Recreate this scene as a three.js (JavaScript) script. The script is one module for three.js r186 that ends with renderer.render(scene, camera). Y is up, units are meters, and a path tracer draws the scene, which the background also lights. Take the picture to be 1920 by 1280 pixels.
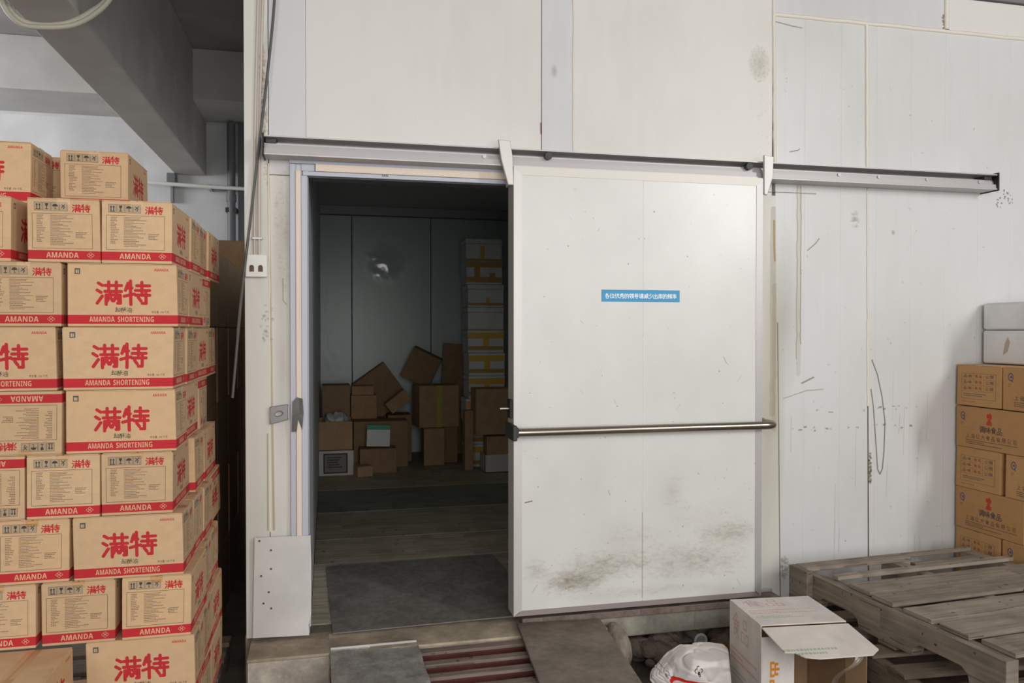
import * as THREE from 'three';
import { RoundedBoxGeometry } from 'three/addons/geometries/RoundedBoxGeometry.js';
import { mergeGeometries } from 'three/addons/utils/BufferGeometryUtils.js';
import { RectAreaLightUniformsLib } from 'three/addons/lights/RectAreaLightUniformsLib.js';

// ---------------------------------------------------------------- camera, daylight, exposure
const scene = new THREE.Scene();
const camera = new THREE.PerspectiveCamera(46.77, 1.5, 0.05, 60);
camera.rotation.order = 'YXZ';
camera.position.set(0, 1.66, 3.76);
camera.rotation.set(-0.01351, -0.22903, 0);

const renderer = new THREE.WebGLRenderer({ antialias: true });
renderer.toneMapping = THREE.LinearToneMapping;
renderer.toneMappingExposure = 0.69;
renderer.shadowMap.enabled = true;
renderer.shadowMap.type = THREE.PCFSoftShadowMap;
scene.background = new THREE.Color(0.9, 0.95, 1.0);

// daylight entering by the three high windows of the rear wall (the windows themselves are built below)
RectAreaLightUniformsLib.init();
const REAR = 6;
const WINDOWS = [                       // x0, x1, y0, y1, strength
  [-3.4, -1.6, 1.6, 3.9, 7.5],
  [-0.5, 2.1, 0.9, 3.4, 9],
  [2.9, 4.0, 1.6, 3.6, 4.5],
  [4.9, 5.45, 2.6, 4.4, 68],
];
for (const [x0, x1, y0, y1, s] of WINDOWS) {
  const l = new THREE.RectAreaLight(new THREE.Color(1.0, 0.985, 0.965), s, x1 - x0, y1 - y0);
  l.position.set((x0 + x1) / 2, (y0 + y1) / 2, REAR - 0.06);
  l.name = 'window_daylight';
  scene.add(l);
}
const SIDE = [-4.6, -1.8, 2.5, 4.0, 17];   // window of the west wall: z0, z1, y0, y1, strength
{
  const l = new THREE.RectAreaLight(new THREE.Color(0.97, 0.985, 1.0), SIDE[4], SIDE[1] - SIDE[0], SIDE[3] - SIDE[2]);
  l.position.set(-6.14, (SIDE[2] + SIDE[3]) / 2, (SIDE[0] + SIDE[1]) / 2); l.rotation.y = -Math.PI / 2; l.name = 'window_daylight'; scene.add(l);
}

// ---------------------------------------------------------------- helpers
function rng(seed) { let a = seed >>> 0; return () => { a |= 0; a = a + 0x6D2B79F5 | 0; let t = Math.imul(a ^ a >>> 15, 1 | a); t = t + Math.imul(t ^ t >>> 7, 61 | t) ^ t; return ((t ^ t >>> 14) >>> 0) / 4294967296; }; }
const hash = (x, y, s) => { let h = Math.imul(x, 374761393) + Math.imul(y, 668265263) + Math.imul(s, 974634) | 0; h = Math.imul(h ^ h >>> 13, 1274126177); return ((h ^ h >>> 16) >>> 0) / 4294967296; };
function vnoise(x, y, s) { const i = Math.floor(x), j = Math.floor(y), f = x - i, g = y - j, u = f * f * (3 - 2 * f), v = g * g * (3 - 2 * g); return (hash(i, j, s) * (1 - u) + hash(i + 1, j, s) * u) * (1 - v) + (hash(i, j + 1, s) * (1 - u) + hash(i + 1, j + 1, s) * u) * v; }
function fbm(x, y, s, n = 4) { let a = 0, w = 0.5, t = 0; for (let k = 0; k < n; k++) { a += w * vnoise(x, y, s + k); t += w; x *= 2.03; y *= 2.03; w *= 0.5; } return a / t; }
function canvas(w, h, draw) { const c = document.createElement('canvas'); c.width = w; c.height = h; draw(c.getContext('2d'), w, h); return c; }
function tex(c, srgb = true, repeat = true) { const t = new THREE.CanvasTexture(c); if (srgb) t.colorSpace = THREE.SRGBColorSpace; t.wrapS = t.wrapT = repeat ? THREE.RepeatWrapping : THREE.ClampToEdgeWrapping; t.anisotropy = 8; return t; }
function shadePixels(g, w, h, fn) { const im = g.getImageData(0, 0, w, h), d = im.data; for (let y = 0, i = 0; y < h; y++) for (let x = 0; x < w; x++, i += 4) { const k = fn(x, y); if (k.length) { d[i] *= k[0]; d[i + 1] *= k[1]; d[i + 2] *= k[2]; } else { d[i] *= k; d[i + 1] *= k; d[i + 2] *= k; } } g.putImageData(im, 0, 0); }
function std(color, roughness = 0.8, extra = {}) { const m = new THREE.MeshStandardMaterial({ roughness, metalness: 0, ...extra }); if (Array.isArray(color)) m.color.setRGB(...color); else m.color.set(color); return m; }

const taken = {};
function numbered(name) { const n = taken[name] = (taken[name] ?? -1) + 1; return n ? `${name}_${String(n).padStart(3, '0')}` : name; }
function shadows(o) { o.castShadow = true; o.receiveShadow = true; return o; }
function thing(name, label, category, pos = [0, 0, 0], rot = [0, 0, 0], group) {
  const o = new THREE.Group(); o.name = numbered(name); o.position.set(...pos); o.rotation.set(...rot);
  o.userData = { label, category }; if (group) o.userData.group = group; scene.add(o); return o;
}
function part(parent, name, geo, mat, label) { const m = shadows(new THREE.Mesh(geo, mat)); m.name = name; if (label) m.userData.label = label; parent.add(m); return m; }
function solo(name, geo, mat, label, category, group) { const m = shadows(new THREE.Mesh(geo, mat)); m.name = numbered(name); m.userData = { label, category }; if (group) m.userData.group = group; scene.add(m); return m; }
function struct(name, geo, mat, label) { const o = geo ? shadows(new THREE.Mesh(geo, mat)) : new THREE.Group(); o.name = name; o.userData = { kind: 'structure' }; if (label) o.userData.label = label; scene.add(o); return o; }

// uv in metres: along = the axis that runs with u
function metric(geo, size = 1, along = 'x', ou = 0, ov = 0) {
  const p = geo.attributes.position, n = geo.attributes.normal, uv = new Float32Array(p.count * 2);
  for (let i = 0; i < p.count; i++) {
    const x = p.getX(i), y = p.getY(i), z = p.getZ(i), ax = Math.abs(n.getX(i)), ay = Math.abs(n.getY(i)), az = Math.abs(n.getZ(i));
    let u, v;
    if (ay >= ax && ay >= az) { u = x; v = z; if (along === 'z') { u = z; v = x; } } else if (ax >= az) { u = z; v = y; if (along === 'y') { u = y; v = z; } } else { u = x; v = y; if (along === 'y') { u = y; v = x; } }
    uv[2 * i] = u / size + ou; uv[2 * i + 1] = v / size + ov;
  }
  geo.setAttribute('uv', new THREE.BufferAttribute(uv, 2)); return geo;
}
// box by its two corners
function slab(x0, x1, y0, y1, z0, z1, r = 0, size = 1, along = 'x', ou = 0, ov = 0) {
  const w = x1 - x0, h = y1 - y0, d = z1 - z0;
  const g = r ? new RoundedBoxGeometry(w, h, d, 1, Math.min(r, w / 2.1, h / 2.1, d / 2.1)) : new THREE.BoxGeometry(w, h, d).toNonIndexed();
  g.clearGroups(); g.translate((x0 + x1) / 2, (y0 + y1) / 2, (z0 + z1) / 2); return metric(g, size, along, ou, ov);
}
function tube(points, r, seg = 40, rad = 10, closed = false) { return new THREE.TubeGeometry(new THREE.CatmullRomCurve3(points.map((p) => new THREE.Vector3(...p)), closed), seg, r, rad, closed); }
function extrude(pts, depth, bevel = 0) {
  const s = new THREE.Shape(pts.map((p) => new THREE.Vector2(...p)));
  return new THREE.ExtrudeGeometry(s, { depth, bevelEnabled: bevel > 0, bevelSize: bevel, bevelThickness: bevel, bevelSegments: 1, curveSegments: 8 });
}
const merge = (list) => mergeGeometries(list.map((g) => { const n = g.index ? g.toNonIndexed() : g; n.clearGroups(); return n; }));

// ---------------------------------------------------------------- hand-drawn stroke lettering (a..u = 0..20 on a square grid)
const ZH = {
  满: 'ccfe biek btfn heue kbkh qbqh hjuj imiu imtmttrt ljlmjr lnnr qjqmor qnsr', 特: 'dcbi cggg anil fafu keue obok jiui jmum rjrtot lonr',
  起: 'ceje gagi biki gigr gmkm dmbt cphsus metetkmkmpupun', 酥: 'bdkd chcu chjhju edelcn hdhmjm cpjp cuju sbmd lhuh pcpu pilo piuo', 油: 'ccfe biek btfn igiu igtgtu intn iutu nbnu',
  各: 'hadh gdoddm gftm fnfupupnfn', 位: 'fabj dgdu nbne iftf kilp sipr hsus', 优: 'fabj dgdu hgug mbmihu pgpsusup qbse', 秀: 'qafc bftf kckk jfck lfsk emomnprpqunu hmdu',
  的: 'fade bebtititiebe blil naki metestpt njpn', 领: 'faai fakh fgfi clileq doht lcuc pcof mfmp mftftp pipolu qpuu', 导: 'ebpbpgeg ebejrjrh bmtm okouku fois',
  请: 'cbed bheheshp ictc jfsf hiui nani jlju jlslsuqu joso jrsr', 减: 'bddg brel geue gegoeu iimi iliqmqmlil oapkuuuq simu ratc', 少: 'kakl febk petj skkrdu',
  出: 'kakt dddjrjrd bmbttttm', 库: 'kalc ddud dddmbu ghsh kfhmsm mjmu fquq', 频: 'fafi feje cdci aiki fjfo clbo jlcu lcuc pcof mfmp mftftp pipolu qpuu', 率: 'kakc cdsd kehhmhilnl dgfi rgoi cmfk pksm bptp kmku',
  调: 'cbed bheheshp icingu icucuuru lgrg oeok lkrk lnlrrrrnln', 味: 'bfbpgpgfbf kfsf ikuk oaou nlir plur', 食: 'kabi kati kekg fhphpnfn fkpk fhftjr polq jnsu', 品: 'gbgioiobgb bmbuiuimbm mmmututmmm',
  上: 'kbks kiri bsts', 海: 'ccfe biek btfn jahe jdud jhists jhshru gmum', 有: 'bete jabm gjgu gjqjquou gnqn gqqq', 限: 'cbcu cbhbfhhmeo kbsbsjkj kfsf kbktor tkpn njuu', 公: 'hbbj nbtj jjespr nnrt', 司: 'ccscsuou chnh elermrmlel',
  亿: 'fabj dgdu icscitutup', 大: 'bgtg kakhbu kitu', 净: 'bddg brel jahe jdpdng igtg gktk ioto ngnuku', 含: 'kabi kati gjpj pjlm fofupupofo', 量: 'fafepepafa bgtg fifopopifi fmpm bqtq kokt cuuu', 千: 'qafc bktk kbku', 克: 'bdtd kakg fhfnpnphfh hnbu mnmtutur',
};
function zh(g, text, x, y, size, lw, color, gap = 0.12) {
  g.strokeStyle = color; g.lineWidth = lw; g.lineCap = 'round'; g.lineJoin = 'round';
  for (const ch of text) {
    for (const s of (ZH[ch] || '').split(' ')) {
      g.beginPath();
      for (let i = 0; i < s.length; i += 2) { const px = x + (s.charCodeAt(i) - 97) / 20 * size, py = y + (s.charCodeAt(i + 1) - 97) / 20 * size; if (i) g.lineTo(px, py); else g.moveTo(px, py); }
      g.stroke();
    }
    x += size * (1 + gap);
  }
}
function fitText(g, text, x, y, w, h, color, weight = 'bold') { g.save(); g.font = `${weight} 100px sans-serif`; g.fillStyle = color; g.textBaseline = 'alphabetic'; const m = g.measureText(text).width; g.translate(x, y + h); g.scale(w / m, h / 73); g.fillText(text, 0, 0); g.restore(); }
function smallPrint(g, x, y, w, h, lines, R, color, fill = 0.8) {  // columns of unreadable small print
  g.fillStyle = color; const lh = h / lines;
  for (let i = 0; i < lines; i++) { let cx = x; const end = x + w * (fill * (0.35 + 0.65 * R())); while (cx < end) { const cw = lh * (0.35 + 0.5 * R()); g.fillRect(cx, y + i * lh, cw, lh * 0.5); cx += cw + lh * 0.22; } }
}

// ---------------------------------------------------------------- materials
const cardNoise = (seed, a = 0.1) => (x, y) => 1 - a / 2 + a * (0.6 * fbm(x / 90, y / 60, seed, 3) + 0.4 * hash(x, y, seed) * 0.6);
const CARD = 'rgb(212,178,139)';
const R0 = rng(11);
const cartonAtlas = tex(canvas(2048, 1024, (g, W, H) => {
  g.fillStyle = CARD; g.fillRect(0, 0, W, H);
  const red = 'rgb(196,40,48)', black = 'rgba(50,45,42,0.85)';
  // long face 0..1230 x 0..750
  const lx = (p) => (p - 125) * 5.857, ly = (p) => (p - 490) * 6.356;
  zh(g, '满', lx(179), ly(521), 285, 38, red); zh(g, '特', lx(233), ly(521), 285, 38, red);
  zh(g, '起酥油', lx(215), ly(571), 60, 5.5, black, 0.06);
  fitText(g, 'AMANDA', lx(291), ly(497), 165, 30, red);
  g.fillStyle = 'rgba(70,70,68,0.8)'; g.fillRect(lx(139), ly(498), 62, 70); g.fillStyle = CARD; g.fillRect(lx(141), ly(501), 18, 40); g.fillRect(lx(145), ly(501), 12, 40);
  zh(g, '净含量', lx(284), ly(578), 26, 3, 'rgba(95,75,55,0.8)', 0.1); fitText(g, ':10', lx(300), ly(578.5), 46, 24, 'rgba(95,75,55,0.8)'); zh(g, '千克', lx(309), ly(578), 26, 3, 'rgba(95,75,55,0.8)', 0.1);
  g.fillStyle = red; g.fillRect(0, ly(586), 1230, 108);
  fitText(g, 'AMANDA', lx(166), ly(589), 280, 64, 'rgb(222,178,140)'); fitText(g, 'SHORTENING', lx(219), ly(589), 412, 64, 'rgb(222,178,140)');
  g.strokeStyle = 'rgba(196,40,48,0.55)'; g.lineWidth = 2; g.beginPath(); g.moveTo(lx(166), ly(594)); g.lineTo(lx(290), ly(594)); g.stroke();
  // end face 1240..2030 x 0..750
  const ex = (p) => 1240 + (p - 192) * 6.08, ey = (p) => (p - 370) * 6.356;
  for (let k = 0; k < 4; k++) {
    const x = ex(205 + k * 15), y = ey(376);
    g.fillStyle = 'rgba(150,140,120,0.5)'; g.fillRect(x, y, 84, 100); g.strokeStyle = black; g.lineWidth = 3; g.strokeRect(x, y, 84, 100); g.fillStyle = black; g.lineWidth = 9; g.lineCap = 'butt'; g.strokeStyle = black;
    g.beginPath();
    if (k === 0) { g.moveTo(x + 27, y + 82); g.lineTo(x + 27, y + 26); g.moveTo(x + 57, y + 82); g.lineTo(x + 57, y + 26); g.moveTo(x + 14, y + 86); g.lineTo(x + 70, y + 86); g.stroke(); for (const q of [27, 57]) { g.beginPath(); g.moveTo(x + q - 13, y + 38); g.lineTo(x + q, y + 14); g.lineTo(x + q + 13, y + 38); g.fill(); } }
    if (k === 1) { g.moveTo(x + 24, y + 14); g.lineTo(x + 60, y + 14); g.lineTo(x + 54, y + 46); g.lineTo(x + 30, y + 46); g.fill(); g.fillRect(x + 38, y + 44, 8, 34); g.fillRect(x + 24, y + 78, 36, 9); }
    if (k === 2) { g.arc(x + 42, y + 48, 30, Math.PI, 0); g.fill(); g.fillRect(x + 39, y + 48, 6, 34); g.fillRect(x + 39, y + 78, 18, 6); }
    if (k === 3) { g.moveTo(x + 20, y + 20); g.lineTo(x + 52, y + 52); g.lineTo(x + 40, y + 80); g.moveTo(x + 64, y + 16); g.lineTo(x + 20, y + 62); g.stroke(); }
  }
  zh(g, '满特', ex(272), ey(378.5), 95, 12, red, 0.06);
  g.strokeStyle = black; g.lineWidth = 4; g.strokeRect(ex(201), ey(397), 107 * 6.08, 65 * 6.356);
  smallPrint(g, ex(209), ey(400), 130, 330, 16, R0, 'rgba(80,70,58,0.62)', 0.7);
  smallPrint(g, ex(233), ey(400), 330, 260, 15, R0, 'rgba(80,70,58,0.62)', 0.75);
  smallPrint(g, ex(233), ey(442), 300, 100, 5, R0, 'rgba(80,70,58,0.62)', 1);
  smallPrint(g, ex(278), ey(431), 130, 80, 4, R0, 'rgba(80,70,58,0.7)', 1);
  g.fillStyle = red; g.fillRect(1236, ey(466), 800, 104);
  fitText(g, 'AMANDA', ex(225), ey(469), 350, 66, 'rgb(222,178,140)');
  g.strokeStyle = 'rgb(222,178,140)'; g.lineWidth = 4; for (const [dx, dy] of [[0, -18], [-22, 0], [22, 0], [0, 18]]) { g.save(); g.translate(ex(304) + dx, ey(474) + dy); g.rotate(Math.PI / 4); g.strokeRect(-13, -13, 26, 26); g.restore(); }
  shadePixels(g, W, H, cardNoise(5));
}), true, false);
const plainCard = tex(canvas(512, 512, (g, W, H) => { g.fillStyle = CARD; g.fillRect(0, 0, W, H); shadePixels(g, W, H, (x, y) => 0.9 + 0.14 * fbm(x / 64, y / 64, 3, 4) + (hash(x, y, 9) - 0.5) * 0.04); }));
const R1 = rng(23);
const seasoningAtlas = tex(canvas(2048, 1024, (g, W, H) => {
  g.fillStyle = 'rgb(190,145,94)'; g.fillRect(0, 0, W, H);
  const ink = 'rgba(80,66,66,0.75)', blue = 'rgba(72,76,120,0.85)';
  const mark = (x, y, s) => { g.strokeStyle = blue; g.lineWidth = 13 * s; g.beginPath(); g.ellipse(x, y, 34 * s, 46 * s, 0, 0, 7); g.stroke(); g.fillStyle = blue; g.beginPath(); g.arc(x + 6 * s, y, 16 * s, 0, 7); g.fill(); g.beginPath(); g.moveTo(x - 4 * s, y + 40 * s); g.lineTo(x + 34 * s, y + 74 * s); g.lineTo(x + 26 * s, y + 30 * s); g.fill(); smallPrint(g, x - 40 * s, y + 84 * s, 90 * s, 50 * s, 3, R1, 'rgba(90,80,90,0.6)', 1); };
  // long face 0..1350 x 0..680
  mark(150, 150, 1.25);
  zh(g, '味', 640, 70, 90, 22, 'rgb(196,62,38)'); zh(g, '品', 640, 165, 90, 22, 'rgb(196,62,38)');
  zh(g, '调味食品', 490, 290, 104, 15, ink, 0.1);
  zh(g, '上海亿大食品有限公司', 215, 440, 74, 9, ink, 0.38);
  smallPrint(g, 215, 540, 1010, 90, 3, R1, ink, 1);
  // end face 1360..2040 x 0..680
  g.strokeStyle = ink; g.lineWidth = 5; g.strokeRect(1440, 130, 520, 430); g.lineWidth = 3;
  for (const y of [230, 330, 430]) { g.beginPath(); g.moveTo(1440, y); g.lineTo(1960, y); g.stroke(); } for (const x of [1620, 1780]) { g.beginPath(); g.moveTo(x, 130); g.lineTo(x, 430); g.stroke(); }
  for (const y of [150, 250, 350]) { zh(g, '品味', 1465, y, 55, 7, ink, 0.3); zh(g, '食有', 1640, y, 52, 7, 'rgba(150,70,50,0.7)', 0.2); zh(g, '公限', 1805, y, 55, 7, ink, 0.2); }
  smallPrint(g, 1470, 470, 440, 60, 2, R1, ink, 1); smallPrint(g, 1450, 600, 300, 40, 1, R1, 'rgba(160,80,60,0.6)', 1);
  shadePixels(g, W, H, cardNoise(17));
}), true, false);

const tape = new THREE.MeshPhysicalMaterial({ color: 0xfffaf0, roughness: 0.35, transmission: 1, thickness: 0, ior: 1.45 });
const cartonMats = [[1, 1, 1], [0.95, 0.94, 0.92], [1, 0.975, 0.94], [0.9, 0.89, 0.87]].map((c) => std(c, 0.82, { map: cartonAtlas }));
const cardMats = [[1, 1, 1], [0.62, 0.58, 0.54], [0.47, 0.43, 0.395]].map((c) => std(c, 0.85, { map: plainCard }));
const seasonMats = [[1, 1, 1], [0.92, 0.9, 0.88]].map((c) => std(c, 0.85, { map: seasoningAtlas }));
const seasonCard = std([0.93, 0.8, 0.62], 0.85, { map: plainCard });

// sheet-metal cladding of the cold room: one big map of the wear on it, laid out in metres of the wall
const WX0 = -0.4, WW = 5.6, WY0 = 0.1, WH = 3.5, PX = 2048 / WW;
const wallWear = tex(canvas(2048, 1280, (g, W, H) => {
  g.fillStyle = '#fff'; g.fillRect(0, 0, W, H);
  const X = (x) => (x - WX0) * PX, Y = (y) => (WH - (y - WY0)) * PX, R = rng(77);
  const line = (pts, lw, c) => { g.strokeStyle = c; g.lineWidth = lw; g.lineCap = 'round'; g.lineJoin = 'round'; g.beginPath(); pts.forEach(([x, y], i) => i ? g.lineTo(X(x), Y(y)) : g.moveTo(X(x), Y(y))); g.stroke(); };
  const smudge = (x, y, rx, ry, n, c, s = 2) => { for (let i = 0; i < n; i++) { const a = R() * 6.3, q = Math.sqrt(R()); g.fillStyle = c; g.beginPath(); g.ellipse(X(x + Math.cos(a) * q * rx), Y(y + Math.sin(a) * q * ry), s * (0.4 + R()), s * (0.4 + R()), 0, 0, 7); g.fill(); } };
  const soft = (x, y, rx, ry, c) => { g.save(); g.translate(X(x), Y(y)); g.scale(rx * PX, ry * PX); const q = g.createRadialGradient(0, 0, 0, 0, 0, 1); q.addColorStop(0, c); q.addColorStop(1, c.replace(/[\d.]+\)$/, '0)')); g.fillStyle = q; g.fillRect(-1, -1, 2, 2); g.restore(); };
  // brown drips beside the door post
  for (const [x, y0, y1, lw, c] of [[2.437, 2.43, 1.5, 2, 'rgba(160,132,84,0.5)'], [2.46, 2.43, 1.55, 1.6, 'rgba(140,112,70,0.6)'], [2.45, 2.43, 1.4, 10, 'rgba(170,158,130,0.2)'], [2.29, 2.3, 1.2, 12, 'rgba(150,140,118,0.28)'], [2.3, 1.9, 1.1, 9, 'rgba(150,136,110,0.25)']]) { const p = []; for (let y = y0; y > y1; y -= 0.04) p.push([x + (R() - 0.5) * 0.006, y]); line(p, lw, c); }
  line([[2.294, 2.24], [2.296, 2.1], [2.3, 2.03]], 4, 'rgba(176,140,60,0.7)');
  soft(2.36, 1.75, 0.12, 0.5, 'rgba(150,140,118,0.35)'); soft(2.28, 1.3, 0.1, 0.9, 'rgba(165,155,125,0.4)');
  line([[2.264, 2.392], [2.38, 2.394], [2.549, 2.393]], 1.6, 'rgba(120,110,105,0.8)');
  // pencilled loop
  line([[2.9, 1.5], [2.935, 1.42], [2.965, 1.3], [2.985, 1.16], [2.98, 1.0], [2.97, 0.9], [2.955, 0.872], [2.94, 0.9], [2.925, 1.08], [2.91, 1.25], [2.895, 1.34]], 2.2, 'rgba(95,92,84,0.75)');
  // rows of scuffs at trolley height
  for (let i = 0; i < 34; i++) { const x = 2.35 + R() * 0.85, y = R() < 0.6 ? 1.13 + (R() - 0.5) * 0.03 : 1.235 + (R() - 0.5) * 0.03; line([[x, y], [x + 0.002 + R() * R() * 0.026, y + (R() - 0.5) * 0.008]], 1 + R() * 3.2, `rgba(105,95,84,${0.12 + R() * 0.42})`); }
  line([[2.36, 1.3], [2.5, 1.34], [2.6, 1.345]], 1.5, 'rgba(120,112,100,0.5)'); line([[2.47, 1.38], [2.54, 1.41]], 3, 'rgba(120,105,85,0.6)');
  for (const [x, y] of [[3.77, 2.436], [3.8, 2.41], [3.73, 2.39]]) smudge(x, y, 0.022, 0.03, 8, 'rgba(60,60,64,0.5)', 1.8);
  line([[2.5, 2.09], [2.545, 2.125], [2.57, 2.155]], 1.6, 'rgba(95,90,86,0.7)'); line([[2.39, 2.61], [2.44, 2.62], [2.45, 2.628]], 1.5, 'rgba(85,80,78,0.7)');
  smudge(2.79, 2.26, 0.02, 0.05, 24, 'rgba(170,156,146,0.14)', 4); smudge(3.03, 2.2, 0.008, 0.015, 14, 'rgba(150,146,138,0.1)', 2.6);
  for (let i = 0; i < 70; i++) smudge(2.35 + R() * 1.4, 0.4 + R() * 2.6, 0.01, 0.01, 2, `rgba(120,110,102,${0.12 + R() * 0.3})`, 1.2);
  for (let i = 0; i < 16; i++) { const x = 2.35 + R() * 0.95, y = 0.45 + R() * 1.0; line([[x, y], [x + (R() - 0.5) * 0.02, y - 0.03 - R() * 0.3]], 0.6 + R() * 1.2, `rgba(150,142,128,${0.15 + R() * 0.2})`); }
  // grimy seam foot, mould at the seam
  line([[2.322, 1.7], [2.345, 0.2]], 4, 'rgba(110,90,60,0.55)'); line([[2.876, 1.3], [2.889, 0.25]], 2.5, 'rgba(105,85,58,0.7)'); smudge(2.892, 0.9, 0.008, 0.1, 70, 'rgba(84,76,62,0.3)', 2.2); smudge(2.37, 0.4, 0.03, 0.06, 50, 'rgba(90,84,74,0.15)', 3);
  // left of the doorway
  soft(-0.19, 2.1, 0.09, 0.45, 'rgba(150,142,125,0.5)'); smudge(-0.19, 2.12, 0.05, 0.28, 220, 'rgba(120,110,92,0.06)', 2.2); soft(-0.2, 1.5, 0.06, 0.5, 'rgba(165,160,148,0.4)');
  line([[-0.262, 2.42], [-0.255, 1.7], [-0.245, 0.75]], 4, 'rgba(196,178,138,0.7)'); smudge(-0.285, 2.75, 0.012, 0.22, 90, 'rgba(150,112,84,0.2)', 2.6); smudge(-0.27, 2.5, 0.012, 0.2, 50, 'rgba(150,112,84,0.2)', 2.2);
  smudge(-0.27, 1.7, 0.03, 0.1, 30, 'rgba(130,118,95,0.2)', 2.6); line([[-0.27, 1.19], [-0.27, 0.75]], 2, 'rgba(180,150,90,0.7)');
  soft(-0.3, 2.2, 0.05, 0.4, 'rgba(170,165,150,0.35)');
  line([[-0.2, 1.9], [-0.2, 1.8], [-0.185, 1.78]], 1.3, 'rgba(120,110,110,0.6)');
  // upper panels
  soft(1.09, 2.94, 0.02, 0.04, 'rgba(140,128,118,0.4)'); soft(2.21, 3.06, 0.07, 0.1, 'rgba(150,146,124,0.3)'); smudge(2.21, 3.06, 0.06, 0.1, 200, 'rgba(120,118,96,0.07)', 1.8); smudge(2.24, 2.7, 0.05, 0.25, 80, 'rgba(140,128,110,0.05)', 2);
  line([[1.022, 2.68], [1.023, 2.63]], 3, 'rgba(150,105,60,0.8)'); line([[2.3, 3.29], [2.4, 3.275], [2.46, 3.27]], 1.6, 'rgba(120,110,104,0.7)');
  smudge(3.35, 3.37, 0.015, 0.05, 18, 'rgba(150,100,60,0.6)', 3);
  shadePixels(g, W, H, (x, y) => { const n = fbm(x / 220, y / 260, 31, 4), m = fbm(x / 14, y / 90, 8, 2); const k = 0.93 + 0.09 * n + 0.02 * m; return [k, k * (0.995 + 0.005 * n), k * (0.985 + 0.02 * n)]; });
}), true, false);
const ribBump = tex(canvas(256, 64, (g, W, H) => { g.fillStyle = '#888'; g.fillRect(0, 0, W, H); g.fillStyle = '#fff'; g.fillRect(20, 0, 5, H); g.fillStyle = '#444'; g.fillRect(25, 0, 4, H); g.fillStyle = '#ccc'; g.fillRect(140, 0, 3, H); }), false);
const orangePeel = tex(canvas(256, 256, (g, W, H) => { g.fillStyle = '#fff'; g.fillRect(0, 0, W, H); shadePixels(g, W, H, (x, y) => 0.4 + 0.5 * fbm(x / 22, y / 22, 4, 3)); }), false);
function cladding(c, rough = 0.42, ribs = true) { const m = std(c, rough, { map: wallWear }); if (ribs) { const b = ribBump.clone(); b.repeat.set(WW / 0.22, 1); m.bumpMap = b; m.bumpScale = 0.0012; } return m; }
const M = {
  cream: cladding([0.735, 0.718, 0.68], 0.45, false), bluish: cladding([0.665, 0.665, 0.68], 0.42, false), ribbed: cladding([0.69, 0.695, 0.69], 0.42), post: cladding([0.7, 0.69, 0.635], 0.5, false),
  sealant: std([0.78, 0.735, 0.65], 0.7), pvc: std([0.5, 0.52, 0.6], 0.45), gasket: std([0.8, 0.68, 0.57], 0.6),
  alu: std([0.52, 0.505, 0.505], 0.45, { metalness: 0.4 }), brightAlu: std([0.62, 0.605, 0.58], 0.48, { metalness: 0.35 }), steel: std([0.36, 0.32, 0.27], 0.3, { metalness: 1 }), darkIron: std([0.035, 0.034, 0.035], 0.5), black: std([0.015, 0.015, 0.016], 0.55),
  whitePlastic: std([0.78, 0.77, 0.73], 0.35), socketBrown: std([0.1, 0.06, 0.04], 0.6),
};
function wallUV(geo) { const p = geo.attributes.position, uv = geo.attributes.uv; for (let i = 0; i < p.count; i++) uv.setXY(i, (p.getX(i) - WX0) / WW, (p.getY(i) - WY0) / WH); return geo; }
const wallBox = (x0, x1, y0, y1, z0, z1, r = 0.003) => wallUV(slab(x0, x1, y0, y1, z0, z1, r));

const concreteTex = tex(canvas(1024, 1024, (g, W, H) => { g.fillStyle = '#fff'; g.fillRect(0, 0, W, H); shadePixels(g, W, H, (x, y) => { const n = fbm(x / 128, y / 128, 41, 5), m = fbm(x / 20, y / 20, 43, 3), k = 0.62 + 0.45 * n + 0.14 * (m - 0.5); return [k, k * 0.985, k * 0.95]; }); }));
const concreteBump = tex(canvas(512, 512, (g, W, H) => { g.fillStyle = '#fff'; g.fillRect(0, 0, W, H); shadePixels(g, W, H, (x, y) => 0.2 + 0.7 * fbm(x / 40, y / 40, 45, 5)); }), false);
const concrete = (c, b = 0.004) => std(c, 0.92, { map: concreteTex, bumpMap: concreteBump, bumpScale: b });
const plaster = tex(canvas(512, 512, (g, W, H) => { g.fillStyle = '#fff'; g.fillRect(0, 0, W, H); shadePixels(g, W, H, (x, y) => 0.88 + 0.14 * fbm(x / 90, y / 90, 61, 4)); }));
const paint = (c) => std(c, 0.9, { map: plaster });
const woodTex = tex(canvas(1024, 512, (g, W, H) => {
  g.fillStyle = '#fff'; g.fillRect(0, 0, W, H); const R = rng(5);
  shadePixels(g, W, H, (x, y) => { const n = fbm(x / 240, y / 7, 51, 4), m = fbm(x / 120, y / 70, 52, 3), k = 0.62 + 0.3 * n + 0.22 * m; return [k, k * 0.985, k * 0.955]; });
  for (let i = 0; i < 40; i++) { g.fillStyle = `rgba(40,28,20,${0.2 + 0.4 * R()})`; g.beginPath(); g.ellipse(R() * W, R() * H, 3 + 8 * R(), 2 + 4 * R(), 0, 0, 7); g.fill(); }
  for (let i = 0; i < 30; i++) { g.strokeStyle = `rgba(45,34,26,${0.25 + 0.4 * R()})`; g.lineWidth = 1 + R() * 2; const y = R() * H, x = R() * W; g.beginPath(); g.moveTo(x, y); g.lineTo(x + 60 + R() * 260, y + (R() - 0.5) * 8); g.stroke(); }
}));
const wood = (c, r = 0.85) => std(c, r, { map: woodTex, bumpMap: woodTex, bumpScale: 0.0015 });
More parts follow.
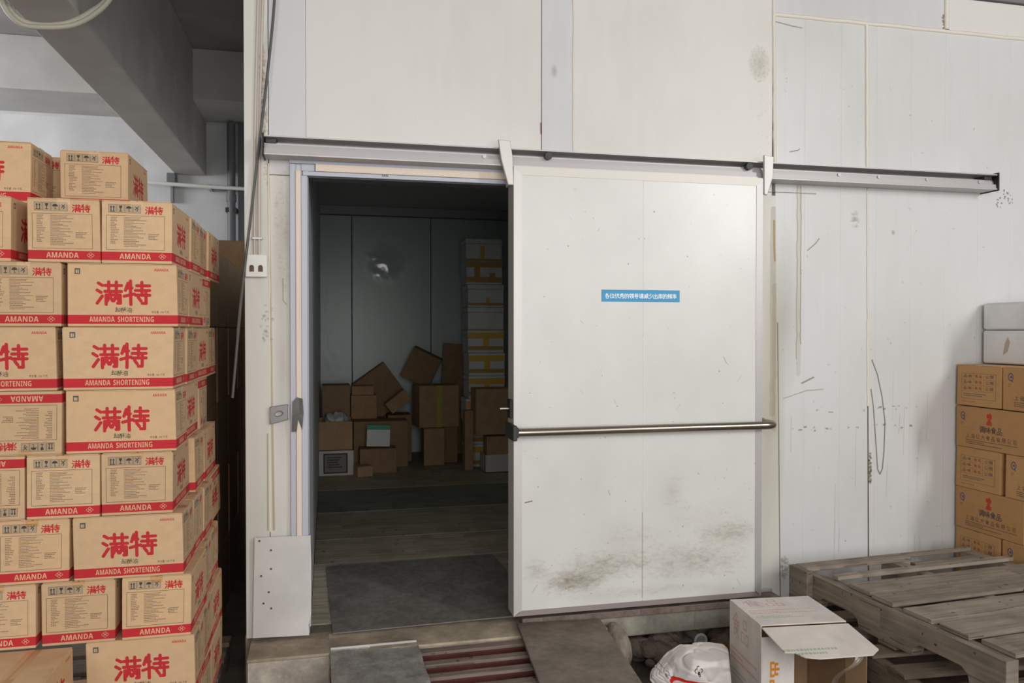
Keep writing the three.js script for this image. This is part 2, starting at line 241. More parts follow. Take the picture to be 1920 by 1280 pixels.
const dirtTex = tex(canvas(512, 512, (g, W, H) => { g.fillStyle = '#fff'; g.fillRect(0, 0, W, H); shadePixels(g, W, H, (x, y) => { const n = 0.55 * fbm(x / 70, y / 70, 71, 5) + 0.45 * fbm(x / 12, y / 16, 73, 3); const k = 0.66 + 0.5 * n; return [k, k * (0.96 + 0.05 * n), k * (0.92 + 0.08 * n)]; }); }));

// ---------------------------------------------------------------- the warehouse
const NORTH = -5.8, WEST = -6.2, EAST = 8.4, ROOF = 4.56;
struct('floor', slab(WEST - 0.2, EAST + 0.2, -0.15, 0, NORTH - 0.2, REAR + 0.2, 0, 1.6), concrete([0.2, 0.185, 0.165]));
struct('ceiling', slab(WEST - 0.2, EAST + 0.2, ROOF, ROOF + 0.2, NORTH - 0.2, REAR + 0.2, 0, 2), paint([0.36, 0.34, 0.33]));
struct('wall_north', slab(WEST - 0.2, EAST + 0.2, 0, ROOF, NORTH - 0.2, NORTH, 0, 2), paint([0.74, 0.74, 0.75]));
{
  const w = struct('wall_west'), m = paint([0.6, 0.59, 0.57]), [z0, z1, y0, y1] = SIDE, b = 0.05, X0 = WEST - 0.1, X1 = WEST - 0.04;
  part(w, 'wall_section', slab(WEST - 0.2, WEST, 0, ROOF, NORTH, z0, 0, 2), m); part(w, 'wall_section', slab(WEST - 0.2, WEST, 0, ROOF, z1, REAR, 0, 2), m); part(w, 'wall_section', slab(WEST - 0.2, WEST, 0, y0, z0, z1, 0, 2), m); part(w, 'wall_section', slab(WEST - 0.2, WEST, y1, ROOF, z0, z1, 0, 2), m);
  const f = struct('window_5'); part(f, 'window_frame', merge([slab(X0, X1, y0, y0 + b, z0, z1), slab(X0, X1, y1 - b, y1, z0, z1), slab(X0, X1, y0, y1, z0, z0 + b), slab(X0, X1, y0, y1, z1 - b, z1), slab(X0, X1, y0, y1, (z0 + z1) / 2 - 0.025, (z0 + z1) / 2 + 0.025)]), M.alu);
  part(f, 'pane', slab(WEST - 0.066, WEST - 0.06, y0 + b, y1 - b, z0 + b, z1 - b), new THREE.MeshPhysicalMaterial({ roughness: 0.05, transmission: 1, thickness: 0 }));
}
struct('wall_east', slab(EAST, EAST + 0.2, 0, ROOF, NORTH, REAR, 0, 2), paint([0.6, 0.59, 0.57]));
{ // rear wall with its window openings
  const w = struct('wall_south'), m = paint([0.6, 0.59, 0.57]); let x = WEST;
  WINDOWS.forEach(([x0, x1, y0, y1], i) => {
    part(w, 'wall_section', slab(x, x0, 0, ROOF, REAR, REAR + 0.2, 0, 2), m); part(w, 'wall_section', slab(x0, x1, 0, y0, REAR, REAR + 0.2, 0, 2), m); part(w, 'wall_section', slab(x0, x1, y1, ROOF, REAR, REAR + 0.2, 0, 2), m); x = x1;
    const f = struct(`window_${i + 1}`), b = 0.05;
    part(f, 'window_frame', merge([slab(x0, x1, y0, y0 + b, REAR + 0.04, REAR + 0.1), slab(x0, x1, y1 - b, y1, REAR + 0.04, REAR + 0.1), slab(x0, x0 + b, y0, y1, REAR + 0.04, REAR + 0.1), slab(x1 - b, x1, y0, y1, REAR + 0.04, REAR + 0.1), slab((x0 + x1) / 2 - 0.025, (x0 + x1) / 2 + 0.025, y0, y1, REAR + 0.04, REAR + 0.1)]), M.alu);
    part(f, 'pane', slab(x0 + b, x1 - b, y0 + b, y1 - b, REAR + 0.06, REAR + 0.066), new THREE.MeshPhysicalMaterial({ roughness: 0.05, transmission: 1, thickness: 0 }));
  });
  part(w, 'wall_section', slab(x, EAST, 0, ROOF, REAR, REAR + 0.2, 0, 2), m);
}
const beamPaint = paint([0.6, 0.56, 0.525]);
struct('beam_main', slab(-1.67, -1.34, 3.42, ROOF, NORTH, REAR, 0.012, 2), beamPaint);
struct('beam_cross', slab(WEST, EAST, 4.03, ROOF, NORTH, -4.9, 0.012, 2), paint([0.64, 0.62, 0.6]));
struct('beam_front', slab(-0.4, EAST, 3.53, ROOF, -0.3, 0.12, 0.01, 2), paint([0.5, 0.49, 0.5]));
{ // things on the north wall seen over the cartons
  const g1 = merge([tube([[-1.06, 0.3, -5.68], [-1.06, 2, -5.68], [-1.06, 4.0, -5.68]], 0.045, 8, 14), tube([[-1.06, 3.12, -5.68], [-1.06, 3.2, -5.68]], 0.055, 2, 14)]);
  const p = thing('drain_pipe', 'dark grey vertical pipe running up the far white wall behind the cartons', 'pipe'); part(p, 'pipe', g1, std([0.16, 0.165, 0.18], 0.45)); part(p, 'bracket', slab(-1.12, -1.0, 3.0, 3.05, -5.8, -5.64), M.darkIron);
  const q = thing('steel_post', 'dark steel post standing beside the far vertical pipe', 'post'); part(q, 'flange', slab(-0.99, -0.88, 0, 4.03, -5.73, -5.7, 0.003), std([0.14, 0.14, 0.15], 0.5)); part(q, 'web', slab(-0.945, -0.925, 0, 4.03, -5.8, -5.73), std([0.1, 0.1, 0.11], 0.5));
  const h = thing('horizontal_pipe', 'thin white pipe running level along the far white wall', 'pipe'); part(h, 'pipe', tube([[-1.95, 3.285, -5.6], [-1.4, 3.27, -5.6], [-0.4, 3.245, -5.6]], 0.022, 10, 10), M.whitePlastic); part(h, 'clip', slab(-1.3, -1.27, 3.24, 3.3, -5.8, -5.6), M.alu);
  const f = thing('junction_box', 'small dark grey box fixed on the far wall above the white pipe', 'box'); part(f, 'housing', slab(-1.745, -1.65, 3.31, 3.42, -5.8, -5.68, 0.01), std([0.16, 0.17, 0.17], 0.5)); part(f, 'bracket', slab(-1.71, -1.685, 3.1, 3.31, -5.8, -5.72), std([0.3, 0.3, 0.3], 0.5));
}
{ // hose slung under the beam
  const o = thing('hose_loop', 'cream doubled hose slung in a loop under the concrete beam', 'hose');
  const a = [[-1.72, 4.555, -1.1], [-1.715, 3.7, -1.1], [-1.706, 3.47, -1.1], [-1.684, 3.4, -1.1], [-1.61, 3.35, -1.1], [-1.517, 3.343, -1.1], [-1.396, 3.368, -1.1], [-1.29, 3.435, -1.1], [-1.2, 3.52, -1.1], [-1.17, 3.7, -1.1], [-1.16, 4.555, -1.1]];
  part(o, 'hose', tube(a.map(([x, y, z]) => [x, y + 0.003, z]), 0.018, 80, 10), std([0.6, 0.56, 0.46], 0.5)); part(o, 'hose', tube(a.map(([x, y, z], i) => [x + (i > 5 ? 0.03 : -0.012), y - (i > 3 && i < 8 ? 0.022 : 0), z + 0.045]), 0.014, 80, 10), std([0.55, 0.52, 0.43], 0.5));
}

// ---------------------------------------------------------------- cold room shell
const OPEN = [-0.09, 1.13, 0.26, 2.37], FLOOR = 0.26, TOP = 3.52;
const front = struct('wall_front');
const P = (x0, x1, y0, y1, m, z1 = 0) => part(front, 'panel', wallBox(x0, x1, y0, y1, -0.1, z1), m);
const PS = (pts, m, z1 = 0) => { const g = extrude(pts, 0.1 + z1); g.translate(0, 0, -0.1); part(front, 'panel', wallUV(g), m); };
P(-0.366, -0.262, FLOOR, TOP, M.post, 0.008); P(-0.26, -0.0964, 2.372, TOP, M.bluish); P(-0.26, -0.092, FLOOR, 2.37, M.cream);
P(-0.096, 1.024, 2.372, TOP, M.cream); P(1.027, 1.189, 2.372, TOP, M.bluish); P(1.192, 2.288, 2.372, TOP, M.cream); P(1.132, 2.2, 0.14, 2.37, M.cream); PS([[2.202, 0.2], [2.338, 0.2], [2.302, 2.372], [2.202, 2.372]], M.post, 0.01);
PS([[2.342, 0.2], [2.884, 0.2], [2.852, 3.325], [2.292, 3.325]], M.ribbed); PS([[2.888, 0.2], [5.1, 0.2], [5.1, 3.325], [2.856, 3.325]], M.ribbed); P(2.292, 3.36, 3.33, TOP, M.bluish); P(3.366, 5.1, 3.33, TOP, M.cream);
{ // beads of sealant along the seams
  const bead = (pts, r = 0.006) => (r *= 1.45, part(front, 'sealant_bead', (() => { const R = rng(Math.round(pts[0][0] * 1000 + pts[0][1] * 77)), q = []; for (let i = 0; i <= 24; i++) { const t = i / 24; q.push([pts[0][0] + (pts[1][0] - pts[0][0]) * t + (R() - 0.5) * 0.004, pts[0][1] + (pts[1][1] - pts[0][1]) * t + (R() - 0.5) * 0.004, 0]); } return tube(q, r, 48, 6); })(), M.sealant));
  bead([[2.302, 2.53], [2.29, TOP]], 0.007); bead([[2.862, 2.53], [2.854, 3.32]], 0.008); bead([[2.29, 3.327], [5.0, 3.327]], 0.008); bead([[3.363, 3.34], [3.363, TOP]], 0.011); bead([[1.19, 2.53], [1.19, TOP]], 0.004); bead([[-0.261, 0.74], [-0.261, 2.42]], 0.004); bead([[2.876, 1.25], [2.864, 2.42]], 0.005);
}
struct('wall_cold_room_left', slab(-0.366, -0.0868, FLOOR, 3.3, -5.6, -0.102, 0.002), std([0.6, 0.65, 0.66], 0.4));
struct('wall_cold_room_right', slab(2.2, 2.4, FLOOR, 3.3, -5.6, -0.102, 0.002), std([0.55, 0.57, 0.57], 0.5));
const innerSteel = std([0.47, 0.54, 0.51], 0.34, { bumpMap: orangePeel, bumpScale: 0.004 });
{
  const b = struct('wall_cold_room_back'); for (const [x0, x1] of [[-0.086, 0.262], [0.268, 1.157], [1.163, 2.198]]) part(b, 'panel', slab(x0, x1, FLOOR, 2.96, -5.5, -5.35, 0.004), innerSteel);
  { // dented steel facing of the middle panel
    const g = new THREE.PlaneGeometry(0.88, 2.68, 110, 330), p = g.attributes.position; for (let i = 0; i < p.count; i++) { const x = p.getX(i) + 0.7125, y = p.getY(i) + 1.61, r2 = (x - 0.64) ** 2 + (y - 2.43) ** 2; p.setXYZ(i, x, y, -5.347 + 0.006 * Math.exp(-r2 / 0.006) + 0.0035 * (fbm(x * 16 + 4, y * 16 + 2, 19, 2) - 0.5) * (0.25 + Math.exp(-r2 / 0.05))); } g.computeVertexNormals(); part(b, 'facing', g, std([0.47, 0.54, 0.51], 1, { roughnessMap: tex(canvas(132, 402, (g2, W, H) => { g2.fillStyle = 'rgb(0,88,0)'; g2.fillRect(0, 0, W, H); const cx = 55, cy = 78, q = g2.createRadialGradient(cx, cy, 4, cx, cy, 46); q.addColorStop(0, 'rgba(0,26,0,1)'); q.addColorStop(0.5, 'rgba(0,34,0,1)'); q.addColorStop(1, 'rgba(0,88,0,0)'); g2.fillStyle = q; g2.fillRect(0, 0, W, H); }), false, false) })); }
  part(b, 'cornice', slab(-0.086, 2.198, 2.965, 3.06, -5.5, -5.28, 0.004), std([0.38, 0.4, 0.4], 0.6)); part(b, 'backing', slab(-0.086, 2.198, FLOOR, 3.06, -5.56, -5.505), M.black);
  struct('ceiling_cold_room', slab(-0.366, 2.4, 3.062, 3.3, -5.5, -0.11, 0.002), std([0.58, 0.61, 0.6], 0.6));
}
{ // concrete platform under the cold room, its ledge in front of the doorway, and the plywood laid inside
  const led = struct('floor_ledge'), cm = concrete([0.54, 0.465, 0.37]), rough = concrete([0.6, 0.55, 0.5], 0.012);
  part(led, 'platform', slab(-0.38, 2.4, 0, 0.235, -5.6, -0.1, 0, 1.2), cm);
  part(led, 'ledge', slab(-0.345, 1.29, 0.235, 0.25, -0.1, 0.232, 0.005, 1.2), cm); part(led, 'ledge_face', slab(-0.345, 1.29, 0, 0.236, -0.1, 0.228, 0.006, 0.7), rough);
  part(led, 'band', slab(1.29, 2.34, 0.145, 0.25, -0.1, 0.1, 0.006, 0.9), concrete([0.36, 0.345, 0.31], 0.008));
  const fl = struct('floor_cold_room'), tones = [[0.52, 0.47, 0.39], [0.5, 0.455, 0.36], [0.27, 0.29, 0.26], [0.44, 0.4, 0.32], [0.54, 0.49, 0.385], [0.5, 0.45, 0.36]];
  [[-0.1, -1.1], [-1.1, -1.66], [-2.46, -3.33], [-1.66, -2.46], [-3.33, -4.15], [-4.15, -5.34]].forEach(([z0, z1], i) => part(fl, 'board', slab(-0.086, 2.19, 0.236, FLOOR - 0.002 * (i % 2), z1 + 0.006, z0 - 0.004, 0.003, 1.3, 'x', i * 0.31, i * 0.17), wood(tones[i], 0.7)));
  part(fl, 'threshold', slab(-0.09, 1.13, 0.25, 0.258, -0.098, 0.0, 0.002), concrete([0.2, 0.18, 0.15]));
}
{ const o = thing('threshold_sheet', 'dark grey worn sheet lying flat across the cold room doorway', 'floor sheet', [0.5, 0.2605, -0.52], [0, 0.03, 0]); part(o, 'sheet', slab(-0.5, 0.51, 0, 0.006, -0.52, 0.55, 0.002, 0.8), std([0.23, 0.22, 0.215], 0.6, { map: dirtTex })); }

// casing and gasket round the doorway
{
  const t = struct('trim_1'); const [x0, x1, y0, y1] = OPEN;
  const L = (a, b, m, n, z = 0.02) => part(t, n, slab(x0 - b, x0 - a, y0 + 0.45, y1 + (n === 'gasket_strip' ? 0.022 : a), 0, z, 0.003), m);
  L(0, 0.028, M.pvc, 'casing_board', 0.022); L(0.028, 0.052, M.gasket, 'gasket_strip', 0.03); L(0.052, 0.078, M.pvc, 'casing_board', 0.022);
  const T = (a, b, m, n, z, s = 0) => part(t, n, slab(x0 - b + s, x1, y1 + a, y1 + b, 0, z, 0.003), m);
  T(0, 0.02, M.pvc, 'casing_board', 0.022); T(0.02, 0.054, M.gasket, 'gasket_strip', 0.03, 0.09); part(t, 'casing_board', slab(x0 - 0.026, x0 + 0.033, y1 + 0.021, y1 + 0.053, 0, 0.018, 0.002), M.pvc); T(0.054, 0.08, M.pvc, 'casing_board', 0.022);
  part(t, 'jamb', slab(x0, x0 + 0.004, y0, y1, -0.1, 0.0, 0.001), M.pvc); part(t, 'jamb', slab(x0, x1, y1 - 0.004, y1, -0.1, 0.0, 0.001), std([0.12, 0.12, 0.13], 0.6));
  const n = thing('rating_mark', 'small black printed mark on the top casing of the doorway', 'label', [0.262, 2.378, 0.0222]); part(n, 'print', extrude([[-0.017, 0], [0.017, 0], [0.017, 0.014], [-0.017, 0.014]], 0.0006), std('#fff', 0.6, { map: tex(canvas(136, 56, (g, W, H) => { g.fillStyle = 'rgb(190,193,205)'; g.fillRect(0, 0, W, H); fitText(g, 'DKM', 6, 6, 124, 44, '#111'); }), true, false) }));
  const uv = n.children[0].geometry.attributes.uv, ps = n.children[0].geometry.attributes.position; for (let i = 0; i < uv.count; i++) uv.setXY(i, ps.getX(i) / 0.034 + 0.5, ps.getY(i) / 0.014);
}

// ---------------------------------------------------------------- sliding door, its track, its fittings
{
  const o = thing('door_track', 'long grey aluminium sliding track across the wall above the doorway', 'door track', [0, 2.437, 0]); const X0 = -0.272, X1 = 3.595;
  const prof = [[0, 0], [0.12, 0], [0.12, 0.007], [0.114, 0.009], [0.112, 0.03], [0.094, 0.034], [0.092, 0.05], [0.086, 0.052], [0.086, 0.058], [0.012, 0.058], [0.012, 0.079], [0.12, 0.079], [0.12, 0.085], [0, 0.085]];
  const g = extrude(prof.map(([z, y]) => [-z, y]), X1 - X0); g.rotateY(Math.PI / 2); g.translate(X0, 0, 0); part(o, 'channel', metric(g, 0.5), std([0.5, 0.48, 0.475], 0.45, { metalness: 0.3 }));
  for (const x of [X0 - 0.008, X1]) part(o, 'end_cap', slab(x, x + 0.008, -0.006, 0.094, 0, 0.128, 0.003), M.black);
  for (const x of [X0 + 0.002, X1 - 0.055]) part(o, 'stop_block', slab(x, x + 0.05, 0.056, 0.08, 0.015, 0.09, 0.004), M.darkIron);
  for (const x of [0.72, 2.62, 2.86, 3.16, 3.5]) { const b = new THREE.CylinderGeometry(0.009, 0.009, 0.006, 6); b.rotateX(Math.PI / 2); b.translate(x, 0.043, 0.097); part(o, 'bolt', b, M.alu); }
}
const leafTex = tex(canvas(1024, 1696, (g, W, H) => {
  g.fillStyle = '#fff'; g.fillRect(0, 0, W, H); const R = rng(301), S = W / 1.295, X = (x) => (x - 0.85) * S, Y = (y) => (2.432 - y) * S;
  const streak = (x, y, rx, ry, n, a) => { for (let i = 0; i < n; i++) { const px = X(x) + (R() + R() - 1) * rx * S, py = Y(y) + (R() + R() - 1) * ry * S; g.strokeStyle = `rgba(${112 + R() * 30},${102 + R() * 26},${82 + R() * 20},${a * 0.27 * R()})`; g.lineWidth = 0.8 + R() * R() * 12; g.lineCap = 'round'; g.beginPath(); g.moveTo(px, py); g.quadraticCurveTo(px + 20, py + (R() - 0.5) * 30, px + (R() - 0.3) * 70, py + (R() - 0.5) * 22); g.stroke(); } g.save(); g.translate(X(x), Y(y)); g.scale(rx * S * 1.1, ry * S * 1.1); const q = g.createRadialGradient(0, 0, 0, 0, 0, 1); q.addColorStop(0, `rgba(140,128,104,${a * 0.5})`); q.addColorStop(1, 'rgba(140,128,104,0)'); g.fillStyle = q; g.fillRect(-1, -1, 2, 2); g.restore(); };
  streak(1.14, 0.435, 0.17, 0.06, 620, 0.34); streak(1.3, 0.5, 0.25, 0.08, 700, 0.26); streak(1.75, 0.5, 0.32, 0.1, 800, 0.22); streak(1.4, 0.62, 0.25, 0.12, 240, 0.13); streak(1.95, 0.62, 0.2, 0.07, 420, 0.24); streak(1.65, 0.85, 0.07, 0.09, 80, 0.16); streak(1.85, 0.7, 0.25, 0.12, 160, 0.12); streak(0.95, 0.5, 0.06, 0.06, 90, 0.2); streak(1.5, 0.36, 0.55, 0.03, 200, 0.14);
  for (let i = 0; i < 90; i++) { g.fillStyle = `rgba(110,100,90,${0.15 + R() * 0.4})`; g.beginPath(); g.ellipse(R() * W, R() * H, 1 + R() * 2.5, 1 + R() * 2.5, 0, 0, 7); g.fill(); }
  for (let i = 0; i < 16; i++) { g.strokeStyle = `rgba(130,120,110,${0.2 + R() * 0.3})`; g.lineWidth = 1 + R() * 2; const x = R() * W, y = R() * H; g.beginPath(); g.moveTo(x, y); g.lineTo(x + (R() - 0.5) * 40, y + (R() - 0.5) * 60); g.stroke(); }
  g.strokeStyle = 'rgba(130,90,50,0.7)'; g.lineWidth = 4; g.beginPath(); g.moveTo(X(0.905), Y(0.83)); g.lineTo(X(0.94), Y(0.836)); g.stroke();
  g.strokeStyle = 'rgba(130,115,85,0.7)'; g.lineWidth = 3; g.beginPath(); g.moveTo(X(1.499), Y(0.75)); g.lineTo(X(1.499), Y(0.33)); g.stroke();
  shadePixels(g, W, H, (x, y) => { const k = 0.95 + 0.06 * fbm(x / 160, y / 200, 91, 4); return [k, k, k * 0.992]; });
}), true, false);
{
  const x0 = 0.85, x1 = 2.145, y0 = 0.31, y1 = 2.432, z0 = 0.034, z1 = 0.15;
  const d = new THREE.Group(); d.name = 'door_1'; d.userData = { kind: 'structure', label: 'white insulated sliding door standing half open with a long steel push bar', category: 'door' }; scene.add(d);
  const leafUV = (g) => { const p = g.attributes.position, uv = g.attributes.uv; for (let i = 0; i < p.count; i++) uv.setXY(i, (p.getX(i) - 0.85) / 1.295, (p.getY(i) - y0) / (y1 - y0)); return g; };
  const lm = std([0.755, 0.75, 0.735], 0.3, { map: leafTex, bumpMap: orangePeel, bumpScale: 0.0004 });
  part(d, 'panel', leafUV(slab(x0 + 0.03, 1.4991, y0 + 0.02, y1 - 0.03, z0 + 0.01, z1 - 0.003, 0.002)), lm); part(d, 'panel', leafUV(slab(1.4999, x1 - 0.03, y0 + 0.02, y1 - 0.03, z0 + 0.01, z1 - 0.003, 0.002)), lm);
  part(d, 'core', slab(1.47, 1.53, y0 + 0.03, y1 - 0.04, z0 + 0.012, z1 - 0.0045), lm);
  const edge = (pts, m) => { const g = extrude(pts, z1 - z0); g.translate(0, 0, z0); part(d, 'edge_trim', g, m); }; const e = 0.04;
  edge([[x0, y0], [x0 + e, y0 + 0.03], [x0 + e, y1 - e], [x0, y1]], M.brightAlu); edge([[x1, y0], [x1, y1], [x1 - 0.035, y1 - e], [x1 - 0.035, y0 + 0.03]], M.alu); edge([[x0 + 0.001, y1], [x0 + e, y1 - e], [x1 - 0.035, y1 - e], [x1 - 0.001, y1]], std([0.66, 0.63, 0.585], 0.45, { metalness: 0.15 })); edge([[x0, y0], [x1, y0], [x1 - 0.035, y0 + 0.025], [x0 + e, y0 + 0.025]], std([0.34, 0.29, 0.27], 0.5, { metalness: 0.2 }));
  const hang = (pts, flange) => { const g = extrude(pts, 0.01, 0.003); g.translate(0, 0, z1 - 0.008); part(d, 'hanger_bracket', merge([g, flange]), M.brightAlu, 'pale tapered metal hanger reaching up to the track'); };
  hang([[0.778, 2.548], [0.83, 2.545], [0.842, 2.47], [0.846, 2.345], [0.824, 2.345], [0.792, 2.46]], slab(0.838, 0.849, 2.35, 2.425, z0, z1 - 0.005, 0.001)); hang([[2.152, 2.545], [2.2, 2.54], [2.196, 2.44], [2.165, 2.35], [2.153, 2.352]], slab(2.1455, 2.156, 2.36, 2.425, z0, z1 - 0.005, 0.001));
  for (const x of [1.03, 2.09]) { const w = new THREE.CylinderGeometry(0.018, 0.018, 0.03, 20); w.rotateX(Math.PI / 2); w.translate(x, 2.496, 0.102); part(d, 'roller', w, M.darkIron); }
  const bar = part(d, 'push_bar', merge([tube([[0.848, 1.187, 0.2], [0.9, 1.187, 0.205], [1.5, 1.187, 0.205], [2.1, 1.187, 0.205], [2.155, 1.187, 0.203], [2.18, 1.187, 0.19], [2.188, 1.187, 0.15], [2.188, 1.187, 0.08]], 0.0205, 120, 16)]), M.steel, 'brushed steel push bar across the door');
  part(bar, 'end_bracket', merge([slab(0.828, 0.85, 1.15, 1.222, 0.06, 0.23, 0.006), slab(0.83, 0.86, 1.165, 1.21, 0.155, 0.222, 0.004)]), M.darkIron); part(bar, 'end_bracket', slab(2.146, 2.2, 1.165, 1.209, 0.05, 0.085, 0.004), M.steel);
  const pin = new THREE.CylinderGeometry(0.011, 0.011, 0.045, 16); pin.rotateZ(Math.PI / 2); pin.translate(0.815, 1.29, 0.1); part(d, 'latch_pin', pin, M.steel); part(d, 'latch_plate', slab(0.836, 0.85, 1.245, 1.335, 0.07, 0.13, 0.003), M.black);
}
{ // blue notice
  const w = 0.408, h = 0.058, s = thing('blue_sticker', 'long blue notice strip with white lettering stuck on the white sliding door', 'sticker', [1.489, 1.83, 0.1475]);
  const g = new RoundedBoxGeometry(w, h, 0.0014, 1, 0.0005); const uv = g.attributes.uv, p = g.attributes.position; for (let i = 0; i < p.count; i++) uv.setXY(i, p.getX(i) / w + 0.5, p.getY(i) / h + 0.5);
  part(s, 'sheet', g, std('#fff', 0.45, { map: tex(canvas(1408, 200, (c, W, H) => { c.fillStyle = 'rgb(54,152,202)'; c.fillRect(0, 0, W, H); zh(c, '各位优秀的领导请减少出库的频率', 62, 62, 80, 10, 'rgb(238,244,246)', 0.078); }), true, false) }));
}
{ // left jamb fittings
  const k = thing('latch_keeper', 'grey slotted metal keeper plate on the wall left of the doorway', 'latch', [-0.215, 1.283, 0.0]);
  const s = new THREE.Shape([[-0.04, -0.045], [0.035, -0.025], [0.035, 0.04], [-0.04, 0.03]].map((p) => new THREE.Vector2(...p))), hl = new THREE.Path(); hl.absellipse(-0.004, 0, 0.02, 0.013, 0, 7, true, 0.3); s.holes.push(hl);
  const g = new THREE.ExtrudeGeometry(s, { depth: 0.006, bevelEnabled: true, bevelSize: 0.002, bevelThickness: 0.002, bevelSegments: 1 }); g.translate(0, 0, 0.022); part(k, 'plate', g, std([0.22, 0.21, 0.21], 0.4, { metalness: 0.6 })); part(k, 'spacer', slab(0.015, 0.04, -0.022, 0.035, 0, 0.022), M.alu); part(k, 'spacer', slab(-0.045, -0.035, -0.03, 0.025, 0, 0.022), M.alu);
  const sc = thing('scuffed_striker', 'dark scuffed metal striker patch on the door casing beside the keeper plate', 'striker', [-0.128, 1.275, 0.0305]); part(sc, 'plate', extrude([[-0.035, -0.075], [-0.012, -0.075], [-0.006, -0.02], [0.012, -0.068], [0.018, 0.01], [0.014, 0.075], [-0.012, 0.082], [-0.03, 0.06]], 0.003), std([0.12, 0.115, 0.115], 0.5, { metalness: 0.4, map: dirtTex }));
  const b = thing('wall_socket', 'white double socket box with two dark slots at the wall corner', 'socket', [-0.313, 1.953, 0.008]); part(b, 'back_box', slab(-0.044, 0.044, -0.048, 0.048, 0, 0.022, 0.004), M.whitePlastic); part(b, 'cover', slab(-0.047, 0.047, -0.051, 0.051, 0.022, 0.03, 0.004), M.whitePlastic);
  for (const x of [-0.02, 0.018]) { const q = new THREE.Shape(); q.moveTo(-0.01, -0.015); q.lineTo(0.01, -0.015); q.lineTo(0.01, 0.006); q.quadraticCurveTo(0.008, 0.015, 0, 0.015); q.quadraticCurveTo(-0.01, 0.014, -0.01, 0.004); const e = new THREE.ExtrudeGeometry(q, { depth: 0.002, bevelEnabled: false }); e.translate(x, -0.012, 0.0295); part(b, 'slot', e, M.socketBrown); }
  const c = thing('conduit', 'pair of thin pale conduits running down the wall corner into the socket', 'conduit'); for (const x of [-0.322, -0.302]) part(c, 'tube', tube([[x, 2.003, 0.018], [x + 0.003, 2.5, 0.018], [x + 0.03, 3.5, 0.018]], 0.0055, 20, 8), std([0.62, 0.52, 0.46], 0.5)); part(c, 'clip', slab(-0.332, -0.288, 2.072, 2.084, 0.008, 0.026, 0.002), M.alu);
  const w = thing('slanting_cable', 'thin dark cable hanging at a slant past the white socket at the wall corner', 'cable'); part(w, 'cable', tube([[-0.221, 3.51, 0.035], [-0.23, 3.15, 0.033], [-0.327, 2.25, 0.04], [-0.372, 1.85, 0.05], [-0.416, 1.361, 0.05]], 0.0062, 50, 8), std([0.1, 0.1, 0.095], 0.5));
  const p = thing('cover_sheet', 'white metal sheet screwed over the foot of the left door post', 'metal sheet'); part(p, 'sheet', extrude([[-0.326, 0.725], [-0.082, 0.722], [-0.078, 0.6], [-0.079, 0.36], [-0.09, 0.31], [-0.088, 0.262], [-0.335, 0.27]], 0.004).translate(0, 0, 0.03), std([0.75, 0.735, 0.71], 0.5, { map: plaster })); 
  part(p, 'return_edge', slab(-0.088, -0.08, 0.3, 0.72, -0.05, 0.03, 0.001), std([0.5, 0.48, 0.46], 0.5));
  for (const [x, y] of [[-0.305, 0.71], [-0.255, 0.665], [-0.255, 0.58], [-0.298, 0.55], [-0.265, 0.475], [-0.288, 0.425], [-0.255, 0.4]]) { const g2 = new THREE.CylinderGeometry(0.0045, 0.0045, 0.004, 10); g2.rotateX(Math.PI / 2); g2.translate(x, y, 0.036); part(p, 'screw', g2, std([0.12, 0.09, 0.07], 0.5)); }
}
{ const o = thing('floor_guide', 'rusty steel guide channel along the ledge under the sliding door', 'door guide', [1.5, 0.25, 0]); part(o, 'rail', slab(-0.6, 0.78, 0, 0.034, 0.02, 0.118, 0.003, 0.5), std([0.24, 0.19, 0.17], 0.6, { map: dirtTex, metalness: 0.2 })); part(o, 'lip', slab(-0.6, 0.78, 0.0345, 0.05, 0.02, 0.032, 0.002, 0.5), M.alu); }

// ---------------------------------------------------------------- cartons
function cartonBody(w, h, d, long, end, plain, A, seed, wob = 0.003) {   // long faces look along z, end faces along x; rectangles of the atlas in pixels
  const g = new RoundedBoxGeometry(w, h, d, 2, 0.004), p = g.attributes.position, uv = g.attributes.uv, per = p.count / 6, R = rng(seed);
  const c = [...Array(8)].map(() => [(R() - 0.5) * wob * 2, (R() - 0.5) * wob, (R() - 0.5) * wob * 2]);
  for (let i = 0; i < p.count; i++) {
    const s = Math.floor(i / per), x = p.getX(i) / w, y = p.getY(i) / h, z = p.getZ(i) / d; let u, v, r = plain;
    if (s === 0) { u = 0.5 - z; v = y; r = end; } else if (s === 1) { u = 0.5 + z; v = y; r = end; } else if (s === 4) { u = 0.5 + x; v = y; r = long; } else if (s === 5) { u = 0.5 - x; v = y; r = long; } else { u = 0.5 + x; v = z; }
    v += 0.5; uv.setXY(i, (r[0] + u * (r[2] - r[0])) / A[0], 1 - (r[3] - v * (r[3] - r[1])) / A[1]);
    const q = [0, 0, 0]; for (let k = 0; k < 8; k++) { const f = (k & 1 ? 0.5 + x : 0.5 - x) * (k & 2 ? 0.5 + y : 0.5 - y) * (k & 4 ? 0.5 + z : 0.5 - z); for (let a = 0; a < 3; a++) q[a] += f * c[k][a]; }
    p.setXYZ(i, p.getX(i) + q[0], p.getY(i) + (y > 0 ? 0 : 0) + h / 2, p.getZ(i) + q[2]);
  }
  g.clearGroups(); return g;
}
const CW = 0.348, CH = 0.2145, CD = 0.224;
const bodies = [1, 2, 3, 4].map((s) => cartonBody(CW, CH - 0.003, CD, [0, 0, 1230, 750], [1240, 0, 2030, 750], [100, 780, 1200, 1010], [2048, 1024], s * 7));
const flapGeo = [1, -1].map((s) => metric(new RoundedBoxGeometry(CW - 0.004, 0.003, CD / 2 - 0.004, 1, 0.001).translate(0, CH - 0.0015, s * CD / 4), 0.5));
